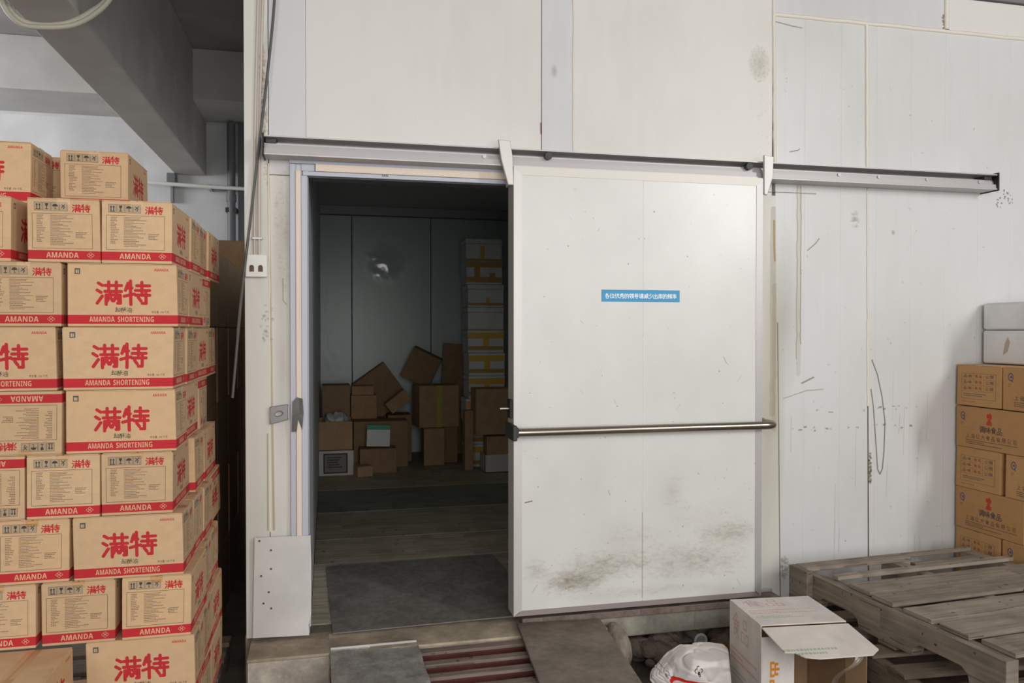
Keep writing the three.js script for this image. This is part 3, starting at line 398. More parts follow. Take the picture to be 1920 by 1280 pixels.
const tapeGeo = (w, h, tw = 0.04) => merge([slab(-w / 2, w / 2, h, h + 0.0006, -tw / 2, tw / 2), slab(w / 2 + 0.0015, w / 2 + 0.0021, h - 0.022, h, -tw / 2, tw / 2), slab(-w / 2 - 0.0021, -w / 2 - 0.0015, h - 0.022, h, -tw / 2, tw / 2)]);
const cartonTape = tapeGeo(CW, CH);
function carton(k, label, x, y, z, type, flip = false, yaw = 0, group = 'cartons of the left stack') {
  const o = thing('carton', label, 'box', [x, flip ? y + CH : y, z], [0, (type === 'E' ? -Math.PI / 2 : 0) + yaw, 0], group);
  if (flip) { o.rotation.order = 'YXZ'; o.rotation.z = Math.PI; }
  part(o, 'body', bodies[k % 4], cartonMats[(k * 7) % 4]); for (const f of flapGeo) part(o, 'flap', f, cardMats[0]); part(o, 'tape', cartonTape, tape);
  return o;
}
const rowY = (r) => 0.166 + (9 - r) * 0.2155, ORD = ['top', 'second', 'third', 'fourth', 'fifth', 'sixth', 'seventh', 'eighth', 'ninth', 'tenth'];
// row, right edge, type (L long face forward, E end face forward), front, upside down, place in the row
const STACK = [
  [0, -1.012, 'L', 0.68, 0, 'large red characters cut by photo edge, left'], [0, -0.722, 'E', 0.58, 0, 'info panel, right'],
  [1, -1.02, 'E', 0.835, 0, 'info panel, cut by photo edge'], [1, -0.752, 'E', 0.83, 0, 'info panel, middle'], [1, -0.524, 'E', 0.83, 0, 'info panel, right'],
  [2, -0.873, 'E', 0.835, 0, 'info panel, left'], [2, -0.508, 'L', 0.83, 0, 'large red characters, right'],
  [3, -0.89, 'L', 0.83, 0, 'large red characters, left'], [3, -0.522, 'L', 0.835, 0, 'large red characters, right'],
  [4, -0.872, 'E', 0.835, 1, 'upside-down info panel, left'], [4, -0.516, 'L', 0.83, 0, 'large red characters, right'],
  [5, -0.985, 'E', 0.83, 1, 'upside-down info panel, left'], [5, -0.758, 'E', 0.835, 0, 'info panel, middle'], [5, -0.528, 'E', 0.83, 0, 'info panel, right'],
  [6, -0.853, 'E', 0.83, 0, 'info panel, left'], [6, -0.494, 'L', 0.835, 0, 'large red characters, right'],
  [7, -0.957, 'E', 0.835, 0, 'info panel, left'], [7, -0.715, 'E', 0.83, 0, 'info panel, middle'], [7, -0.468, 'E', 0.83, 0, 'info panel, right'],
  [8, -0.459, 'L', 0.825, 0, 'large red characters, right'], [9, -0.47, 'L', 0.82, 0, 'large red characters, right'], [9, -0.83, 'L', 0.82, 0, 'large red characters, left'],
];
const RJ = rng(99);
STACK.forEach(([r, xr, t, zf, flip, look], i) => {
  const w = t === 'L' ? CW : CD, d = t === 'L' ? CD : CW;
  carton(i, `brown carton showing ${look}, ${ORD[r]} row of left stack`, xr - w / 2, rowY(r), zf - d / 2, t, !!flip, (RJ() - 0.5) * 0.012);
});
// the cartons behind them along the aisle
{
  const starts = [[1, -0.515, 0.478, 'LLE'], [2, -0.505, 0.6, 'EL'], [3, -0.51, 0.605, 'LEL'], [4, -0.52, 0.6, 'EL'], [5, -0.5, 0.478, 'LE'], [6, -0.49, 0.605, 'LLE'], [7, -0.475, 0.478, 'LL'], [8, -0.46, 0.596, 'LE'], [9, -0.46, 0.59, 'LE']];
  let k = 0; const nth = ['second', 'third', 'fourth'];
  for (const [r, xr, z0, seq] of starts) { let z = z0; [...seq].forEach((t, j) => { const w = t === 'L' ? CW : CD, d = t === 'L' ? CD : CW; carton(k++, `brown carton in dark aisle, ${nth[j]} from front along ${ORD[r]} row of left stack`, xr - w / 2 - RJ() * 0.012, rowY(r), z - d / 2, t, k % 5 === 0, (RJ() - 0.5) * 0.012); z -= d + 0.006; }); }
  carton(3, 'brown carton set back between the two top cartons of the left stack', -1.078, rowY(0), 0.265, 'E', false, 0.02);
  carton(1, 'brown carton set back behind the second row of the left stack, mostly hidden', -1.055, rowY(1), 0.3, 'L', false, 0);
  carton(2, 'brown carton jutting forward at lower left, its flat top in view', -0.955, rowY(8), 1.02, 'E', false, -0.02);
  carton(2, 'brown carton under the one that juts forward at lower left', -0.955, rowY(9), 1.02, 'E', false, 0.0);
  // far stack at the end of the aisle; nearer hidden columns added to block light
  const at = ['at the bottom', 'second from bottom', 'third from bottom', 'fourth from bottom', 'topmost'], cols = [[-0.8, -0.62, 5, 'nearest'], [-0.8, -1.13, 5, 'second'], [-0.8, -1.64, 5, 'third'], [-0.8, -2.15, 5, 'fourth'], [-0.63, -2.75, 5, 'farthest']];
  const bx = [slab(-0.2, 0.2, 0, 0.43, -0.25, 0.25, 0.005, 0.5), slab(-0.198, 0.198, 0.43, 0.434, -0.248, -0.002, 0.001, 0.5), slab(-0.198, 0.198, 0.43, 0.434, 0.002, 0.248, 0.001, 0.5)];
  for (const [x, z, n, which] of cols) for (let i = 0; i < n; i++) { const o = thing('brown_carton', `large plain brown carton ${at[i]} of ${which} aisle stack, nearer ones added light blockers`, 'box', [x, i * (which === 'farthest' ? 0.468 : 0.42), z], [0, 0.015 * (i % 2), 0], 'cartons deep in the aisle'); part(o, 'body', bx[0], cardMats[2]); part(o, 'flap', bx[1], cardMats[2]); part(o, 'flap', bx[2], cardMats[2]); o.scale.y = which === 'farthest' ? 1.075 : 0.965; }
}
// ---------------------------------------------------------------- pallets
const woodGrey = [wood([0.33, 0.28, 0.235]), wood([0.28, 0.237, 0.197]), wood([0.36, 0.31, 0.262])], woodDark = [wood([0.24, 0.185, 0.14]), wood([0.2, 0.155, 0.12])];
function board(o, name, x0, x1, y0, y1, z0, z1, m, seed, along = 'x') { const R = rng(seed); const g = slab(x0, x1, y0, y1, z0, z1, 0.004, 0.9, along, R() * 3, R() * 3); return part(o, name, g, m); }
{ // top pallet, left of the seasoning cartons; base frame: x right, z towards the viewer
  const o = thing('wooden_pallet', 'weathered wooden pallet lying on top of the pile against the white wall', 'pallet', [2.262, 0.34, 0.275], [0, 0.07, 0]);
  const W = 1.1, D = 1.17, H = 0.165;
  for (const [x, n] of [[0, 1], [W / 2 - 0.03, 2], [W - 0.06, 3]]) {   // notched stringers running along z
    const s = [[0, 0], [-0.16, 0], [-0.17, 0.035], [-0.2, 0.055], [-0.4, 0.055], [-0.43, 0.035], [-0.44, 0], [-0.74, 0], [-0.75, 0.035], [-0.78, 0.055], [-0.98, 0.055], [-1.01, 0.035], [-1.02, 0], [-D, 0], [-D, H - 0.022], [0, H - 0.022]];
    const g = extrude(s.reverse(), 0.055, 0.002); g.rotateY(Math.PI / 2); g.translate(x, 0, 0); part(o, 'stringer', metric(g, 0.9, 'z', n * 0.37, n * 0.2), woodGrey[n % 3]);
  }
  const y0 = H - 0.02, y1 = H;
  const rows = [[0.0, 0.085, -0.005, 0.63, 0], [0.0, 0.03, 0.63, W - 0.02, 0], [0.215, 0.255, 0.04, W + 0.01, 0.006], [0.33, 0.465, 0.035, W, 0], [0.49, 0.615, 0.02, W, 0.002], [0.66, 0.81, 0.03, W + 0.01, -0.002], [0.845, 0.985, 0.03, W, 0.001], [1.02, 1.165, 0.05, W, 0]];
  rows.forEach(([z0, z1, x0, x1, dy], i) => board(o, 'plank', x0, x1, y0 + dy, y1 + dy, z0, z1, woodGrey[i % 3], 40 + i));
  board(o, 'plank', 0.62, W - 0.05, y0 - 0.02, y1 - 0.022, 0.085, 0.12, woodGrey[1], 61);
  for (const [z0, z1] of [[0.02, 0.12], [0.55, 0.65], [1.05, 1.15]]) board(o, 'bottom_plank', 0, W, -0.0195, -0.0005, z0, z1, woodDark[0], 70 + z0 * 10);
  board(o, 'corner_block', -0.035, -0.001, -0.01, H - 0.004, -0.01, 0.13, woodGrey[1], 63, 'z');
}
const lowPallet = (() => {
  const o = thing('wooden_pallet', 'dark wooden pallet underneath the weathered top pallet, its edge showing behind the open carton', 'pallet', [2.245, 0.162, 0.42], [0, -0.06, 0]);
  for (const x of [0, 0.55, 1.09]) board(o, 'stringer', x, x + 0.05, 0.02, 0.13, 0, 1.25, woodDark[1], 80 + x * 10, 'z');
  [0, 0.2, 0.4, 0.6, 0.79, 0.95, 1.12].forEach((z, i) => board(o, 'plank', -0.01, 1.15, 0.13, 0.15, z, z + 0.1, woodDark[i % 2], 90 + i));
  for (const z of [0.02, 0.58, 1.14]) board(o, 'bottom_plank', 0, 1.14, 0, 0.02, z, z + 0.1, woodDark[1], 99 + z * 10);
  return o;
})();
{ const c = lowPallet.clone(); c.name = numbered('wooden_pallet'); c.position.set(2.275, 0.0, 0.4); c.userData = { label: 'lowest dark wooden pallet of the pile, standing on the floor', category: 'pallet' }; scene.add(c); }
{ // pallet hidden under the left stack
  const c = lowPallet.clone(); c.name = numbered('wooden_pallet'); c.position.set(-1.62, 0.0, -0.35); c.rotation.y = 0; c.userData = { label: 'dark wooden pallet under the left carton stack', category: 'pallet' }; scene.add(c);
}
{ // red pallet in front of the ledge
  const o = thing('red_pallet', 'worn red-painted slatted pallet bridging the floor before the doorway', 'pallet', [0, 0, 0], [0, 0.012, 0]), top = std([0.27, 0.215, 0.19], 0.75, { map: woodTex }), red = std([0.115, 0.024, 0.02], 0.75, { map: dirtTex });
  for (const [z0, z1] of [[0.248, 0.302], [0.385, 0.432], [0.512, 0.56], [0.64, 0.69], [0.77, 0.82], [0.9, 0.95]]) { board(o, 'slat', 0.0, 1.18, 0.222, 0.238, z0, z1, top, 200 + z0 * 100); board(o, 'slat', 0.0, 1.18, 0.16, 0.2215, z0 + 0.002, z1 - 0.002, red, 230 + z0 * 100); }
  for (const x of [0.0, 0.72, 1.12]) board(o, 'bearer', x, x + 0.06, 0, 0.16, 0.245, 1.0, red, 250 + x * 10, 'z');
}
{ // dented galvanised sheet on the pallet
  const o = thing('metal_sheet', 'dented shiny galvanised sheet lying on the left end of the red pallet', 'metal sheet', [0.005, 0.243, 0.2], [0, 0.012, 0]);
  const g = new THREE.BoxGeometry(0.385, 0.003, 0.75, 40, 1, 60), p = g.attributes.position; 
  for (let i = 0; i < p.count; i++) { const x = p.getX(i), z = p.getZ(i); p.setY(i, p.getY(i) + 0.006 + 0.012 * (fbm(x * 9 + 4, z * 11 + 3, 6, 3) - 0.5) + 0.009 * Math.max(0, Math.sin(z * 26 + 1)) * Math.max(0, (x - 0.08) / 0.11)); } g.computeVertexNormals(); g.translate(0.1925, 0, 0.375);
  part(o, 'sheet', metric(g, 0.4), std([0.56, 0.56, 0.55], 0.34, { metalness: 0.4, map: dirtTex })); part(o, 'folded_edge', slab(0.002, 0.382, -0.004, 0.016, -0.006, 0.0, 0.001), M.brightAlu);
}
{ // brown board ramp
  const o = thing('brown_board', 'flat brown board laid over the ledge and the right end of the red pallet', 'board', [0.875, 0.252, 0.115], [0, -0.1, 0]); part(o, 'board', slab(0, 0.405, 0, 0.016, 0, 1.15, 0.003, 0.9, 'z'), std([0.21, 0.172, 0.145], 0.6, { map: dirtTex, bumpMap: woodTex, bumpScale: 0.0008 }));
}
{ // broken step and rubble in the gap
  const R = rng(512); const rocks = []; for (let i = 0; i < 60; i++) { const s = 0.02 + R() * 0.05, g = new THREE.DodecahedronGeometry(s, 1), p = g.attributes.position, sd = i * 3; for (let j = 0; j < p.count; j++) { const k = 0.75 + 0.5 * fbm(p.getX(j) / s + 5, p.getY(j) / s + p.getZ(j) / s * 0.7 + 9, sd, 2); p.setXYZ(j, p.getX(j) * k * 1.3, p.getY(j) * k * 0.8, p.getZ(j) * k); } g.computeVertexNormals(); g.rotateY(R() * 6); let rx = 1.5 + R() * 0.64; if (Math.abs(rx - 1.83) < 0.11) rx += rx < 1.83 ? -0.11 : 0.11; g.translate(rx, s * 0.6 + R() * 0.05, -0.02 + R() * R() * 0.5); rocks.push(metric(g, 0.3)); }
  const m = solo('rubble', merge(rocks), concrete([0.22, 0.18, 0.155], 0.01), 'dark rubble of broken concrete in the gap below the sliding door', 'rubble'); m.userData.kind = 'stuff';
  const bg = new THREE.IcosahedronGeometry(0.1, 6), p = bg.attributes.position; for (let i = 0; i < p.count; i++) { const k = 0.85 + 0.3 * fbm(p.getX(i) * 14 + 3, p.getY(i) * 14 + p.getZ(i) * 9, 61, 3); p.setXYZ(i, p.getX(i) * k * 0.8, Math.max(-0.12, p.getY(i) * k * 1.25), p.getZ(i) * k * 1.1); } bg.computeVertexNormals(); bg.translate(1.34, 0.122, 0.2);
  solo('broken_step', metric(bg, 0.5), concrete([0.36, 0.31, 0.27], 0.01), 'chipped pale concrete lump at the end of the ledge beside the brown board', 'concrete lump');
  const pe = thing('pipe_end', 'round grey pipe end poking out of the rubble above the white bag', 'pipe', [1.83, 0.095, 0.11]); part(pe, 'rim', new THREE.TorusGeometry(0.03, 0.008, 10, 24), std([0.35, 0.34, 0.33], 0.6)); const c = new THREE.CylinderGeometry(0.028, 0.028, 0.12, 20); c.rotateX(Math.PI / 2); c.translate(0, 0, -0.061); part(pe, 'pipe', c, std([0.2, 0.19, 0.18], 0.7));
}
// ---------------------------------------------------------------- white open carton and bag
const R2 = rng(88);
const printedWhite = tex(canvas(1024, 512, (g, W, H) => {
  g.fillStyle = 'rgb(226,218,212)'; g.fillRect(0, 0, W, H);
  g.save(); g.translate(235, 130); g.rotate(Math.PI / 2); zh(g, '出品', 0, 0, 74, 14, 'rgb(226,140,40)', 0.25); g.restore();
  zh(g, '食品', 560, 60, 110, 9, 'rgba(190,110,120,0.35)', 0.2); smallPrint(g, 540, 230, 420, 70, 3, R2, 'rgba(190,100,90,0.35)', 1); smallPrint(g, 540, 330, 400, 40, 2, R2, 'rgba(90,140,90,0.4)', 1);
  shadePixels(g, W, H, (x, y) => 0.9 + 0.12 * fbm(x / 80, y / 80, 15, 4));
}));
{
  const o = thing('white_carton', 'open white carton lying on its side with its top flap sticking out', 'box', [1.772, 0.0, 0.775], [0, -0.1, 0]);
  const outer = std('#fff', 0.6, { map: printedWhite }), inner = cardMats[2], W = 0.385, H = 0.42, D = 0.325, t = 0.005;
  const uvFit = (g, u0, v0, u1, v1, f) => { g.computeBoundingBox(); const b = g.boundingBox, p = g.attributes.position, uv = g.attributes.uv; for (let i = 0; i < p.count; i++) { const [a, c] = f((p.getX(i) - b.min.x) / (b.max.x - b.min.x), (p.getY(i) - b.min.y) / (b.max.y - b.min.y), (p.getZ(i) - b.min.z) / (b.max.z - b.min.z)); uv.setXY(i, u0 + a * (u1 - u0), v0 + c * (v1 - v0)); } return g; };
  part(o, 'top_panel', uvFit(slab(0, W, H - t, H, -D, 0.0, 0.002), 0.5, 0.1, 1, 0.95, (x, y, z) => [x, 1 - z]), outer); part(o, 'side_panel', uvFit(slab(0, t, 0, H - t, -D, 0, 0.002), 0.5, 0.1, 0.95, 0.95, (x, y, z) => [z, y]), outer); part(o, 'side_panel', slab(W - t, W, 0, H - t, -D, 0, 0.002), cardMats[1]); part(o, 'bottom_panel', slab(t, W - t, 0, t, -D, 0, 0.002), inner); part(o, 'back_panel', slab(t, W - t, t, H - t, -D, -D + t, 0.002), inner);
  part(o, 'liner', merge([slab(t, t + 0.002, t, H - t, -D + t, -0.002), slab(t, W - t, H - t - 0.002, H - t, -D + t, -0.002)]), inner);
  // flaps: the lid flap reaches forward and sags, a torn front-left flap closes a third of the mouth
  const lid = extrude([[0, 0], [W, 0], [W + 0.015, 0.2], [W - 0.03, 0.235], [0.13, 0.24], [0.075, 0.225], [0.05, 0.19], [0.01, 0.185]], 0.004, 0.0008); lid.rotateX(Math.PI / 2); metric(lid, 1); uvFit(lid, 0.55, 0.05, 0.98, 0.4, (x, y, z) => [x, z]);
  const lm = part(o, 'lid_flap', lid, std([1, 0.99, 0.97], 0.65, { map: printedWhite })); lm.position.set(0, H - 0.006, 0.013); lm.rotation.x = 0.16;
  const ff = part(o, 'front_flap', uvFit(slab(0, 0.15, 0.01, H - 0.05, 0.0, 0.004, 0.0015), 0.08, 0.15, 0.36, 1.0, (x, y) => [x, y]), outer); ff.position.set(0.0, 0, 0.002); ff.rotation.y = 0.03;
  const rf = part(o, 'front_flap', slab(0, 0.12, 0.01, H - 0.06, 0, 0.004, 0.0015), cardMats[1]); rf.position.set(W - 0.004, 0, 0.004); rf.rotation.y = -1.35;
  const tp = new THREE.PlaneGeometry(0.034, 0.3, 6, 40), p = tp.attributes.position; for (let i = 0; i < p.count; i++) { const x = p.getX(i), y = p.getY(i), s = 0.17 - y; p.setXYZ(i, x * Math.cos(s * 9) - s * 0.55 + 0.012 * Math.sin(s * 30), -s * 0.75 + x * 0.5, 0.012 * Math.sin(s * 34) + x * Math.sin(s * 9)); } tp.computeVertexNormals(); tp.translate(W - 0.06, H - 0.045, 0.2);
  part(o, 'loose_tape', tp, new THREE.MeshPhysicalMaterial({ color: 0xf4ecdf, roughness: 0.15, transmission: 0.8, thickness: 0, side: THREE.DoubleSide }), 'strip of clear tape dangling from the flap');
}
{ // crumpled bag
  const o = thing('plastic_bag', 'crumpled white plastic bag with red stripes and a small black emblem', 'bag', [1.585, 0.0, 0.56], [0, 0.0, 0]);
  const g = new THREE.SphereGeometry(1, 160, 110), p = g.attributes.position, uv = g.attributes.uv, R = rng(4242), planes = [];
  for (let i = 0; i < 46; i++) { const a = R() * 6.283, y = R() * 2 - 1, q = Math.sqrt(1 - y * y); planes.push([q * Math.cos(a), y, q * Math.sin(a), 0.72 + 0.3 * R()]); }
  for (let i = 0; i < p.count; i++) {
    const x = p.getX(i), y = p.getY(i), z = p.getZ(i); let k = 1.15;
    for (const [a, b, c, h] of planes) { const q = a * x + b * y + c * z; if (q > 0.05) k = Math.min(k, h / q); }
    k += 0.05 * (fbm(x * 3 + 7, y * 3 + z * 2.6 + 3, 14, 3) - 0.5) - 0.045 * Math.max(0, 1 - Math.abs(fbm(x * 2.2 + 4, y * 2.4 + z * 2, 33, 2) - 0.5) * 16);
    let X = x * 0.2 * k, Y = y * 0.155 * k + 0.14, Z = z * 0.16 * k;
    if (x < -0.3) { const q = (-0.3 - x) / 0.7; X -= 0.035 * q * q; Y = Y * (1 - 0.7 * q) + 0.175 * 0.7 * q; Z *= 1 - 0.35 * q; } Y += 0.04 * Math.max(0, x) * Math.max(0, y);
    p.setXYZ(i, Math.min(X, 0.18), Math.max(0.001, Y), Z); uv.setXY(i, X / 0.46 + 0.5, Y / 0.32);
  }
  g.computeVertexNormals();
  part(o, 'bag', g, new THREE.MeshPhysicalMaterial({ color: 0xffffff, roughness: 0.42, side: THREE.DoubleSide, map: tex(canvas(896, 512, (c, W, H) => {
    c.fillStyle = 'rgb(224,217,212)'; c.fillRect(0, 0, W, H); c.lineCap = 'round';
    const curve = (pts, lw, col) => { c.strokeStyle = col; c.lineWidth = lw; c.beginPath(); c.moveTo(...pts[0]); c.bezierCurveTo(...pts[1], ...pts[2], ...pts[3]); c.stroke(); };
    curve([[150, 265], [170, 215], [270, 245], [420, 262]], 20, 'rgb(214,48,36)'); curve([[165, 300], [205, 245], [300, 275], [430, 292]], 12, 'rgb(214,48,36)');
    for (const [x, y, h] of [[690, 70, 70], [730, 80, 70], [700, 180, 70], [740, 190, 80], [715, 290, 60]]) curve([[x, y], [x + 6, y + h / 3], [x - 4, y + h / 2], [x + 12, y + h]], 11, 'rgba(224,140,70,0.85)');
    curve([[706, 300], [708, 304], [710, 308], [710, 312]], 14, 'rgb(190,40,50)');
    const e = (x, y, s) => { c.save(); c.translate(x, y); c.scale(s, s); c.strokeStyle = 'rgba(40,38,38,0.9)'; c.lineWidth = 8; for (const [a, b, r, s0, s1] of [[0, -30, 16, 3.3, 5.2], [-20, -6, 20, 2, 4.9], [24, -6, 20, 4.6, 7.4], [6, 18, 12, 0, 6.3], [14, 36, 10, 0, 6.3]]) { c.beginPath(); c.arc(a, b, r, s0, s1); c.stroke(); } c.fillStyle = 'rgba(40,38,38,0.9)'; c.beginPath(); c.ellipse(4, 14, 9, 16, 0.3, 0, 7); c.fill(); c.restore(); };
    e(330, 165, 0.75); c.globalAlpha = 0.55; e(120, 225, 0.55); c.globalAlpha = 1;
    shadePixels(c, W, H, (x, y) => 0.93 + 0.09 * fbm(x / 60, y / 60, 25, 3));
  }), true, false) }));
}
// ---------------------------------------------------------------- right stack against the wall
{
  const longB = [cartonBody(0.445, 0.2205, 0.3, [0, 0, 1350, 680], [1360, 0, 2040, 680], [50, 700, 1300, 1010], [2048, 1024], 91), cartonBody(0.445, 0.2205, 0.3, [0, 0, 1350, 680], [1360, 0, 2040, 680], [50, 700, 1300, 1010], [2048, 1024], 92)];
  const fl = [1, -1].map((s) => metric(new RoundedBoxGeometry(0.441, 0.003, 0.146, 1, 0.001).translate(0, 0.222, s * 0.0745), 0.5)), tp = tapeGeo(0.445, 0.2235);
  const put = (k, label, y, z, type) => { const L = type === 'L', o = thing('carton', label, 'box', [3.432 + (L ? 0.15 : 0.2225), y, z + (L ? 0.2225 : 0.15)], [0, L ? -Math.PI / 2 : Math.PI, 0], 'cartons of the right stack'); part(o, 'body', longB[k % 2], seasonMats[k % 2]); for (const f of fl) part(o, 'flap', f, seasonCard); part(o, 'tape', tp, tape); };
  const y = (i) => 0.118 + i * 0.2255;   // bottoms, lowest first
  put(0, 'tan carton with printed table, top row of right stack, under foam box by wall', y(5) + 0.004, 0.02, 'E'); put(1, 'tan carton with blue round mark, top row of right stack, nearer the camera', y(5) + 0.004, 0.33, 'L');
  put(1, 'tan carton with red mark, directly below the top row of right stack', y(4), 0.018, 'L'); put(0, 'tan carton with printed table beside a dark gap, middle of right stack', y(3), 0.018, 'E'); put(0, 'tan carton with blue mark cut by photo edge, middle of right stack', y(3), 0.35, 'L');
  put(1, 'tan carton with red mark, two rows above the pallet in right stack', y(2), 0.018, 'L'); put(0, 'tan carton just above the pallet, partly hidden, right stack', y(1), 0.018, 'E'); put(1, 'tan carton partly hidden by the pallet, nearer the camera, right stack', y(1), 0.335, 'L'); put(0, 'lowest tan carton of right stack, behind the pallets', y(0), 0.018, 'L');
  const pl = thing('base_pallet', 'low wooden pallet under the right carton stack', 'pallet', [3.42, 0, 0.015]); for (const x of [0, 0.2, 0.42]) board(pl, 'stringer', x, x + 0.06, 0, 0.095, 0, 0.85, woodDark[0], 400 + x * 10, 'z'); for (const z of [0, 0.18, 0.36, 0.54, 0.74]) board(pl, 'plank', 0, 0.49, 0.0955, 0.117, z, z + 0.1, woodDark[1], 410 + z * 10);
  const f = thing('foam_box', 'white foam box with lid seam and brown stain, on top of the right carton stack', 'box', [3.6, y(5) + 0.232, 0.022]); const fm = std([0.86, 0.85, 0.84], 0.85, { map: plaster });
  part(f, 'body', slab(0, 0.34, 0, 0.185, 0, 0.7, 0.012, 1), fm); part(f, 'lid', slab(-0.002, 0.342, 0.187, 0.338, -0.0, 0.702, 0.016, 1), fm); part(f, 'stain', (() => { const g = extrude([[0, 0], [0.03, 0.02], [0.045, 0.07], [0.03, 0.1], [0.01, 0.06]], 0.0004); g.rotateY(-Math.PI / 2); g.translate(-0.0002, 0.05, 0.14); return g; })(), std([0.5, 0.42, 0.32], 0.9));
}
// ---------------------------------------------------------------- inside the cold room
const foamMat = std([0.7, 0.72, 0.71], 0.85, { map: plaster }), yellowTape = std([0.62, 0.4, 0.06], 0.35), brownTape = std([0.4, 0.25, 0.07], 0.35);
{
  const looks = ['lowest, hidden behind a carton', 'second from bottom', 'third from bottom', 'fourth from bottom', 'with yellow tape bands, fifth from bottom', 'with yellow tape bands, sixth from bottom', 'plain white, seventh from bottom', 'with a short tape tab, third from top', 'heavily wrapped in yellow tape, second from top', 'with one upright tape strip, topmost'];
  for (let i = 0; i < 10; i++) {
    const xo = [0.02, 0.02, 0, 0.03, 0.03, 0.02, 0.02, 0.02, 0.005, 0][i], o = thing('foam_box', `white foam box ${looks[i]}, cold room stack`, 'box', [1.375 + xo, FLOOR + i * 0.2345, -4.55], [0, 0, 0], 'foam boxes stacked in the cold room'); const w = 0.375, h = 0.233, D = 0.34;
    part(o, 'body', slab(0, w, 0, h - 0.05, 0, D, 0.008, 0.8), foamMat); part(o, 'lid', slab(-0.004, w + 0.004, h - 0.049, h, -0.002, D + 0.004, 0.008, 0.8), foamMat);
    const v = (x0, x1, y0, y1, m = yellowTape) => part(o, 'tape', slab(x0, x1, y0, y1, D + 0.0045, D + 0.0055), m);
    if (i === 9) { v(0.15, 0.195, 0.03, 0.16); v(0, w, 0.006, 0.028, brownTape); } else if (i === 8) { v(0, w, 0.175, 0.23, brownTape); v(0, w, 0.02, 0.075, brownTape); v(0.08, 0.14, 0.075, 0.175, brownTape); v(0.24, 0.3, 0.075, 0.12, brownTape); } else if (i === 7) { v(0.19, 0.225, 0.045, 0.1); v(0, w, 0.02, 0.045, brownTape); } else if (i === 6) v(0, w, 0.001, 0.008, brownTape); else { v(0, w, 0.15, 0.21); v(0, w, 0.03, 0.07, brownTape); v(0.16, 0.22, 0.07, 0.15); }
  }
}
const whiteCard = std([0.6, 0.58, 0.55], 0.8, { map: plaster });
function room(name, label, x0, x1, y0, y1, z1, d, { rot = [0, 0, 0], m = 1, open = false, tapeM = null, group = 'cartons heaped in the cold room' } = {}) {
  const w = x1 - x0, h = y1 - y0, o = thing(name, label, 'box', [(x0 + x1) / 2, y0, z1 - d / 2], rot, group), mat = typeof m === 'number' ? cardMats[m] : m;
  if (rot[2] || rot[0]) { o.position.y = y0; }
  if (!open) { part(o, 'body', slab(-w / 2, w / 2, 0, h - 0.004, -d / 2, d / 2, 0.004, 0.5), mat); part(o, 'flap', slab(-w / 2 + 0.002, w / 2 - 0.002, h - 0.004, h, 0.001, d / 2 - 0.002, 0.001, 0.5), mat); part(o, 'flap', slab(-w / 2 + 0.002, w / 2 - 0.002, h - 0.004, h, -d / 2 + 0.002, -0.001, 0.001, 0.5), mat); } else {
    part(o, 'body', merge([slab(-w / 2, w / 2, 0, h, d / 2 - 0.005, d / 2), slab(-w / 2, w / 2, 0, h, -d / 2, -d / 2 + 0.005), slab(-w / 2, -w / 2 + 0.005, 0, h, -d / 2, d / 2), slab(w / 2 - 0.005, w / 2, 0, h, -d / 2, d / 2), slab(-w / 2, w / 2, 0, 0.005, -d / 2, d / 2)]), mat);
  }
  if (tapeM) part(o, 'tape', slab(-0.03, 0.03, 0.001, h - 0.001, d / 2 + 0.0005, d / 2 + 0.0015), tapeM);
  return o;
}
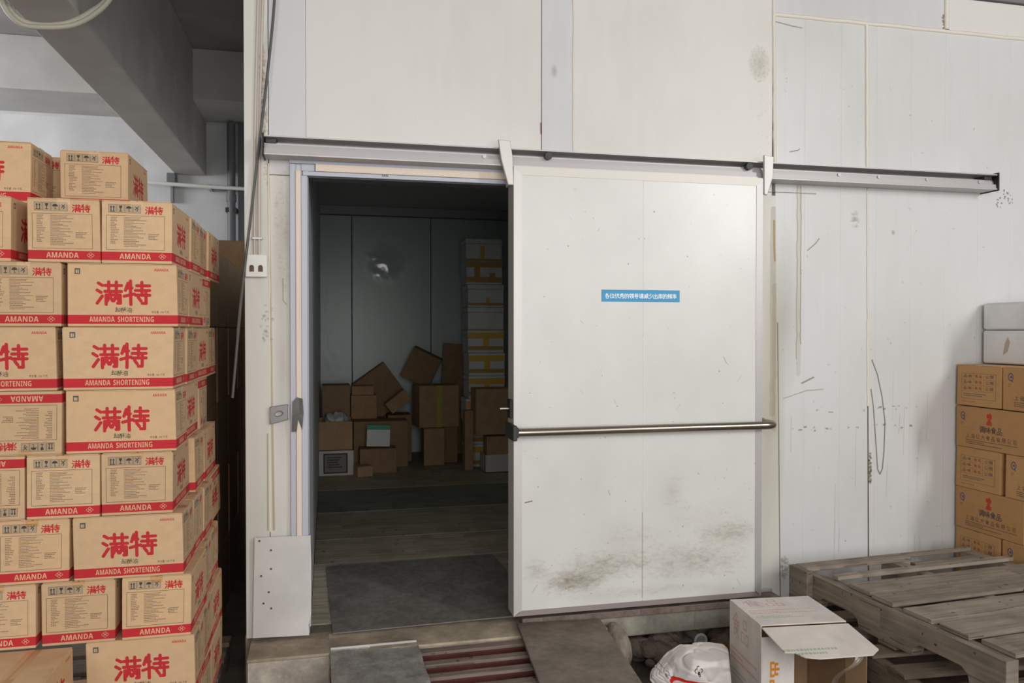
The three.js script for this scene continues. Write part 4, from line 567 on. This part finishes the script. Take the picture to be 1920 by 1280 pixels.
{
  const a = room('printed_carton', 'white carton with a dark framed label at the lower left of the heap', -0.095, 0.24, FLOOR, 0.5, -4.05, 0.4, { m: whiteCard });
  part(a, 'label', slab(-0.12, 0.11, 0.02, 0.215, 0.2005, 0.2012), std('#fff', 0.7, { map: (() => { const R = rng(3), t = tex(canvas(256, 220, (g, W, H) => { g.fillStyle = 'rgb(120,116,110)'; g.fillRect(0, 0, W, H); g.strokeStyle = 'rgb(60,45,45)'; g.lineWidth = 14; g.strokeRect(8, 8, W - 16, H - 16); smallPrint(g, 40, 40, 180, 130, 5, R, 'rgb(40,36,36)', 1); })); t.repeat.set(1 / 0.23, 1 / 0.195); t.offset.set(0.12 / 0.23, -0.02 / 0.195); return t; })() }));
  room('open_carton', 'open brown carton on the white labelled carton, filled with plastic wrap', -0.095, 0.235, 0.502, 0.78, -4.06, 0.4, { open: true });
  { const g = new THREE.SphereGeometry(0.125, 40, 24), p = g.attributes.position; for (let i = 0; i < p.count; i++) { const k = 0.7 + 0.6 * Math.abs(fbm(p.getX(i) * 14 + 5, p.getY(i) * 14 + p.getZ(i) * 12 + 4, 8, 3) - 0.5) * 2; p.setXYZ(i, p.getX(i) * k * 1.05, p.getY(i) * k * 0.8, p.getZ(i) * k * 1.1); } g.computeVertexNormals(); g.translate(0.07, 0.76, -4.26); solo('plastic_wrap', g, std([0.5, 0.52, 0.5], 0.35), 'crumpled clear plastic wrap bulging out of the open brown carton', 'plastic wrap'); }
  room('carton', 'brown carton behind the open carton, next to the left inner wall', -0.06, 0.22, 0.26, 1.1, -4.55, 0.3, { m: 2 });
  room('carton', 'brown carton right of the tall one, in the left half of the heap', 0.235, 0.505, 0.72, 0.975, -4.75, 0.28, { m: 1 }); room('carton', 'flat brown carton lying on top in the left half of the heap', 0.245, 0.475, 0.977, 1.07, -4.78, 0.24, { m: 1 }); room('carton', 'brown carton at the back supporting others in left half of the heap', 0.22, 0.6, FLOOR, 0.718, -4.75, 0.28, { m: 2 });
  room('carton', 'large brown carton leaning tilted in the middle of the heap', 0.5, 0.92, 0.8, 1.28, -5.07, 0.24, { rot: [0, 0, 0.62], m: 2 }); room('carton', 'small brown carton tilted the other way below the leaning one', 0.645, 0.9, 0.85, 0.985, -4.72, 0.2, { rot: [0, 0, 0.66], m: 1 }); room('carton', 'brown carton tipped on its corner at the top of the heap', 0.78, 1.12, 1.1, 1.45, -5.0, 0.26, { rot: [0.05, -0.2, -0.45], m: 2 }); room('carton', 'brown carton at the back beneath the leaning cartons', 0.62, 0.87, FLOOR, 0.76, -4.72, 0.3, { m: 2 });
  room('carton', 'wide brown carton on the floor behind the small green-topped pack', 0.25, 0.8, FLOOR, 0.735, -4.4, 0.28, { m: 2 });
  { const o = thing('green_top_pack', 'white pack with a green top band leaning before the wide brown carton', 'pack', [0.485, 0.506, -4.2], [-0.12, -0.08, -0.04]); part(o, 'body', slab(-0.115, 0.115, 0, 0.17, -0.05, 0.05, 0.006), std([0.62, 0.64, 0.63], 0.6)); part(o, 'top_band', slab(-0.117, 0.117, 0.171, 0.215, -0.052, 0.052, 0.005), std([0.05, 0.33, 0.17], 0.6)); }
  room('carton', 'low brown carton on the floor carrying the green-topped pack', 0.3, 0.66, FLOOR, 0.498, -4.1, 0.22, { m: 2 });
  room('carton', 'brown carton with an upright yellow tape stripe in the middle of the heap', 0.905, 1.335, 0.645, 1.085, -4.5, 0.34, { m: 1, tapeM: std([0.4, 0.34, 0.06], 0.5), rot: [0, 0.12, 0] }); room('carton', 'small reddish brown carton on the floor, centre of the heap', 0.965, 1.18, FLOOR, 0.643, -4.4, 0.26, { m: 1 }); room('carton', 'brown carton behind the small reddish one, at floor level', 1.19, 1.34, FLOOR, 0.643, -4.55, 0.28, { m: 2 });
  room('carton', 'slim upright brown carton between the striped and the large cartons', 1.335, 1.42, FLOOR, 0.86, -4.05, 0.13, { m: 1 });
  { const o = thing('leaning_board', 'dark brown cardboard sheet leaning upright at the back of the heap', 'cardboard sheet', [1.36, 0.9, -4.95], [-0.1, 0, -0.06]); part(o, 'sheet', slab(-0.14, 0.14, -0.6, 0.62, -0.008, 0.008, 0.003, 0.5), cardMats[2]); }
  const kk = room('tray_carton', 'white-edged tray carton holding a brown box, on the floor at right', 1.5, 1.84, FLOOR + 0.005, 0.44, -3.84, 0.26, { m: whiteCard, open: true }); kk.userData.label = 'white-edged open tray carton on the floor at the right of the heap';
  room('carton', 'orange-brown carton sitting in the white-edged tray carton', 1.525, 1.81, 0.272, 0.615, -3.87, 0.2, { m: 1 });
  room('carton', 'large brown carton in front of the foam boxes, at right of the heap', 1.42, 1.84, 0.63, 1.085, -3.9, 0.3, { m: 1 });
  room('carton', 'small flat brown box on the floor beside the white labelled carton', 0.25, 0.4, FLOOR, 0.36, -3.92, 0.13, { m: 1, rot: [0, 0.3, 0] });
}
renderer.render(scene, camera);
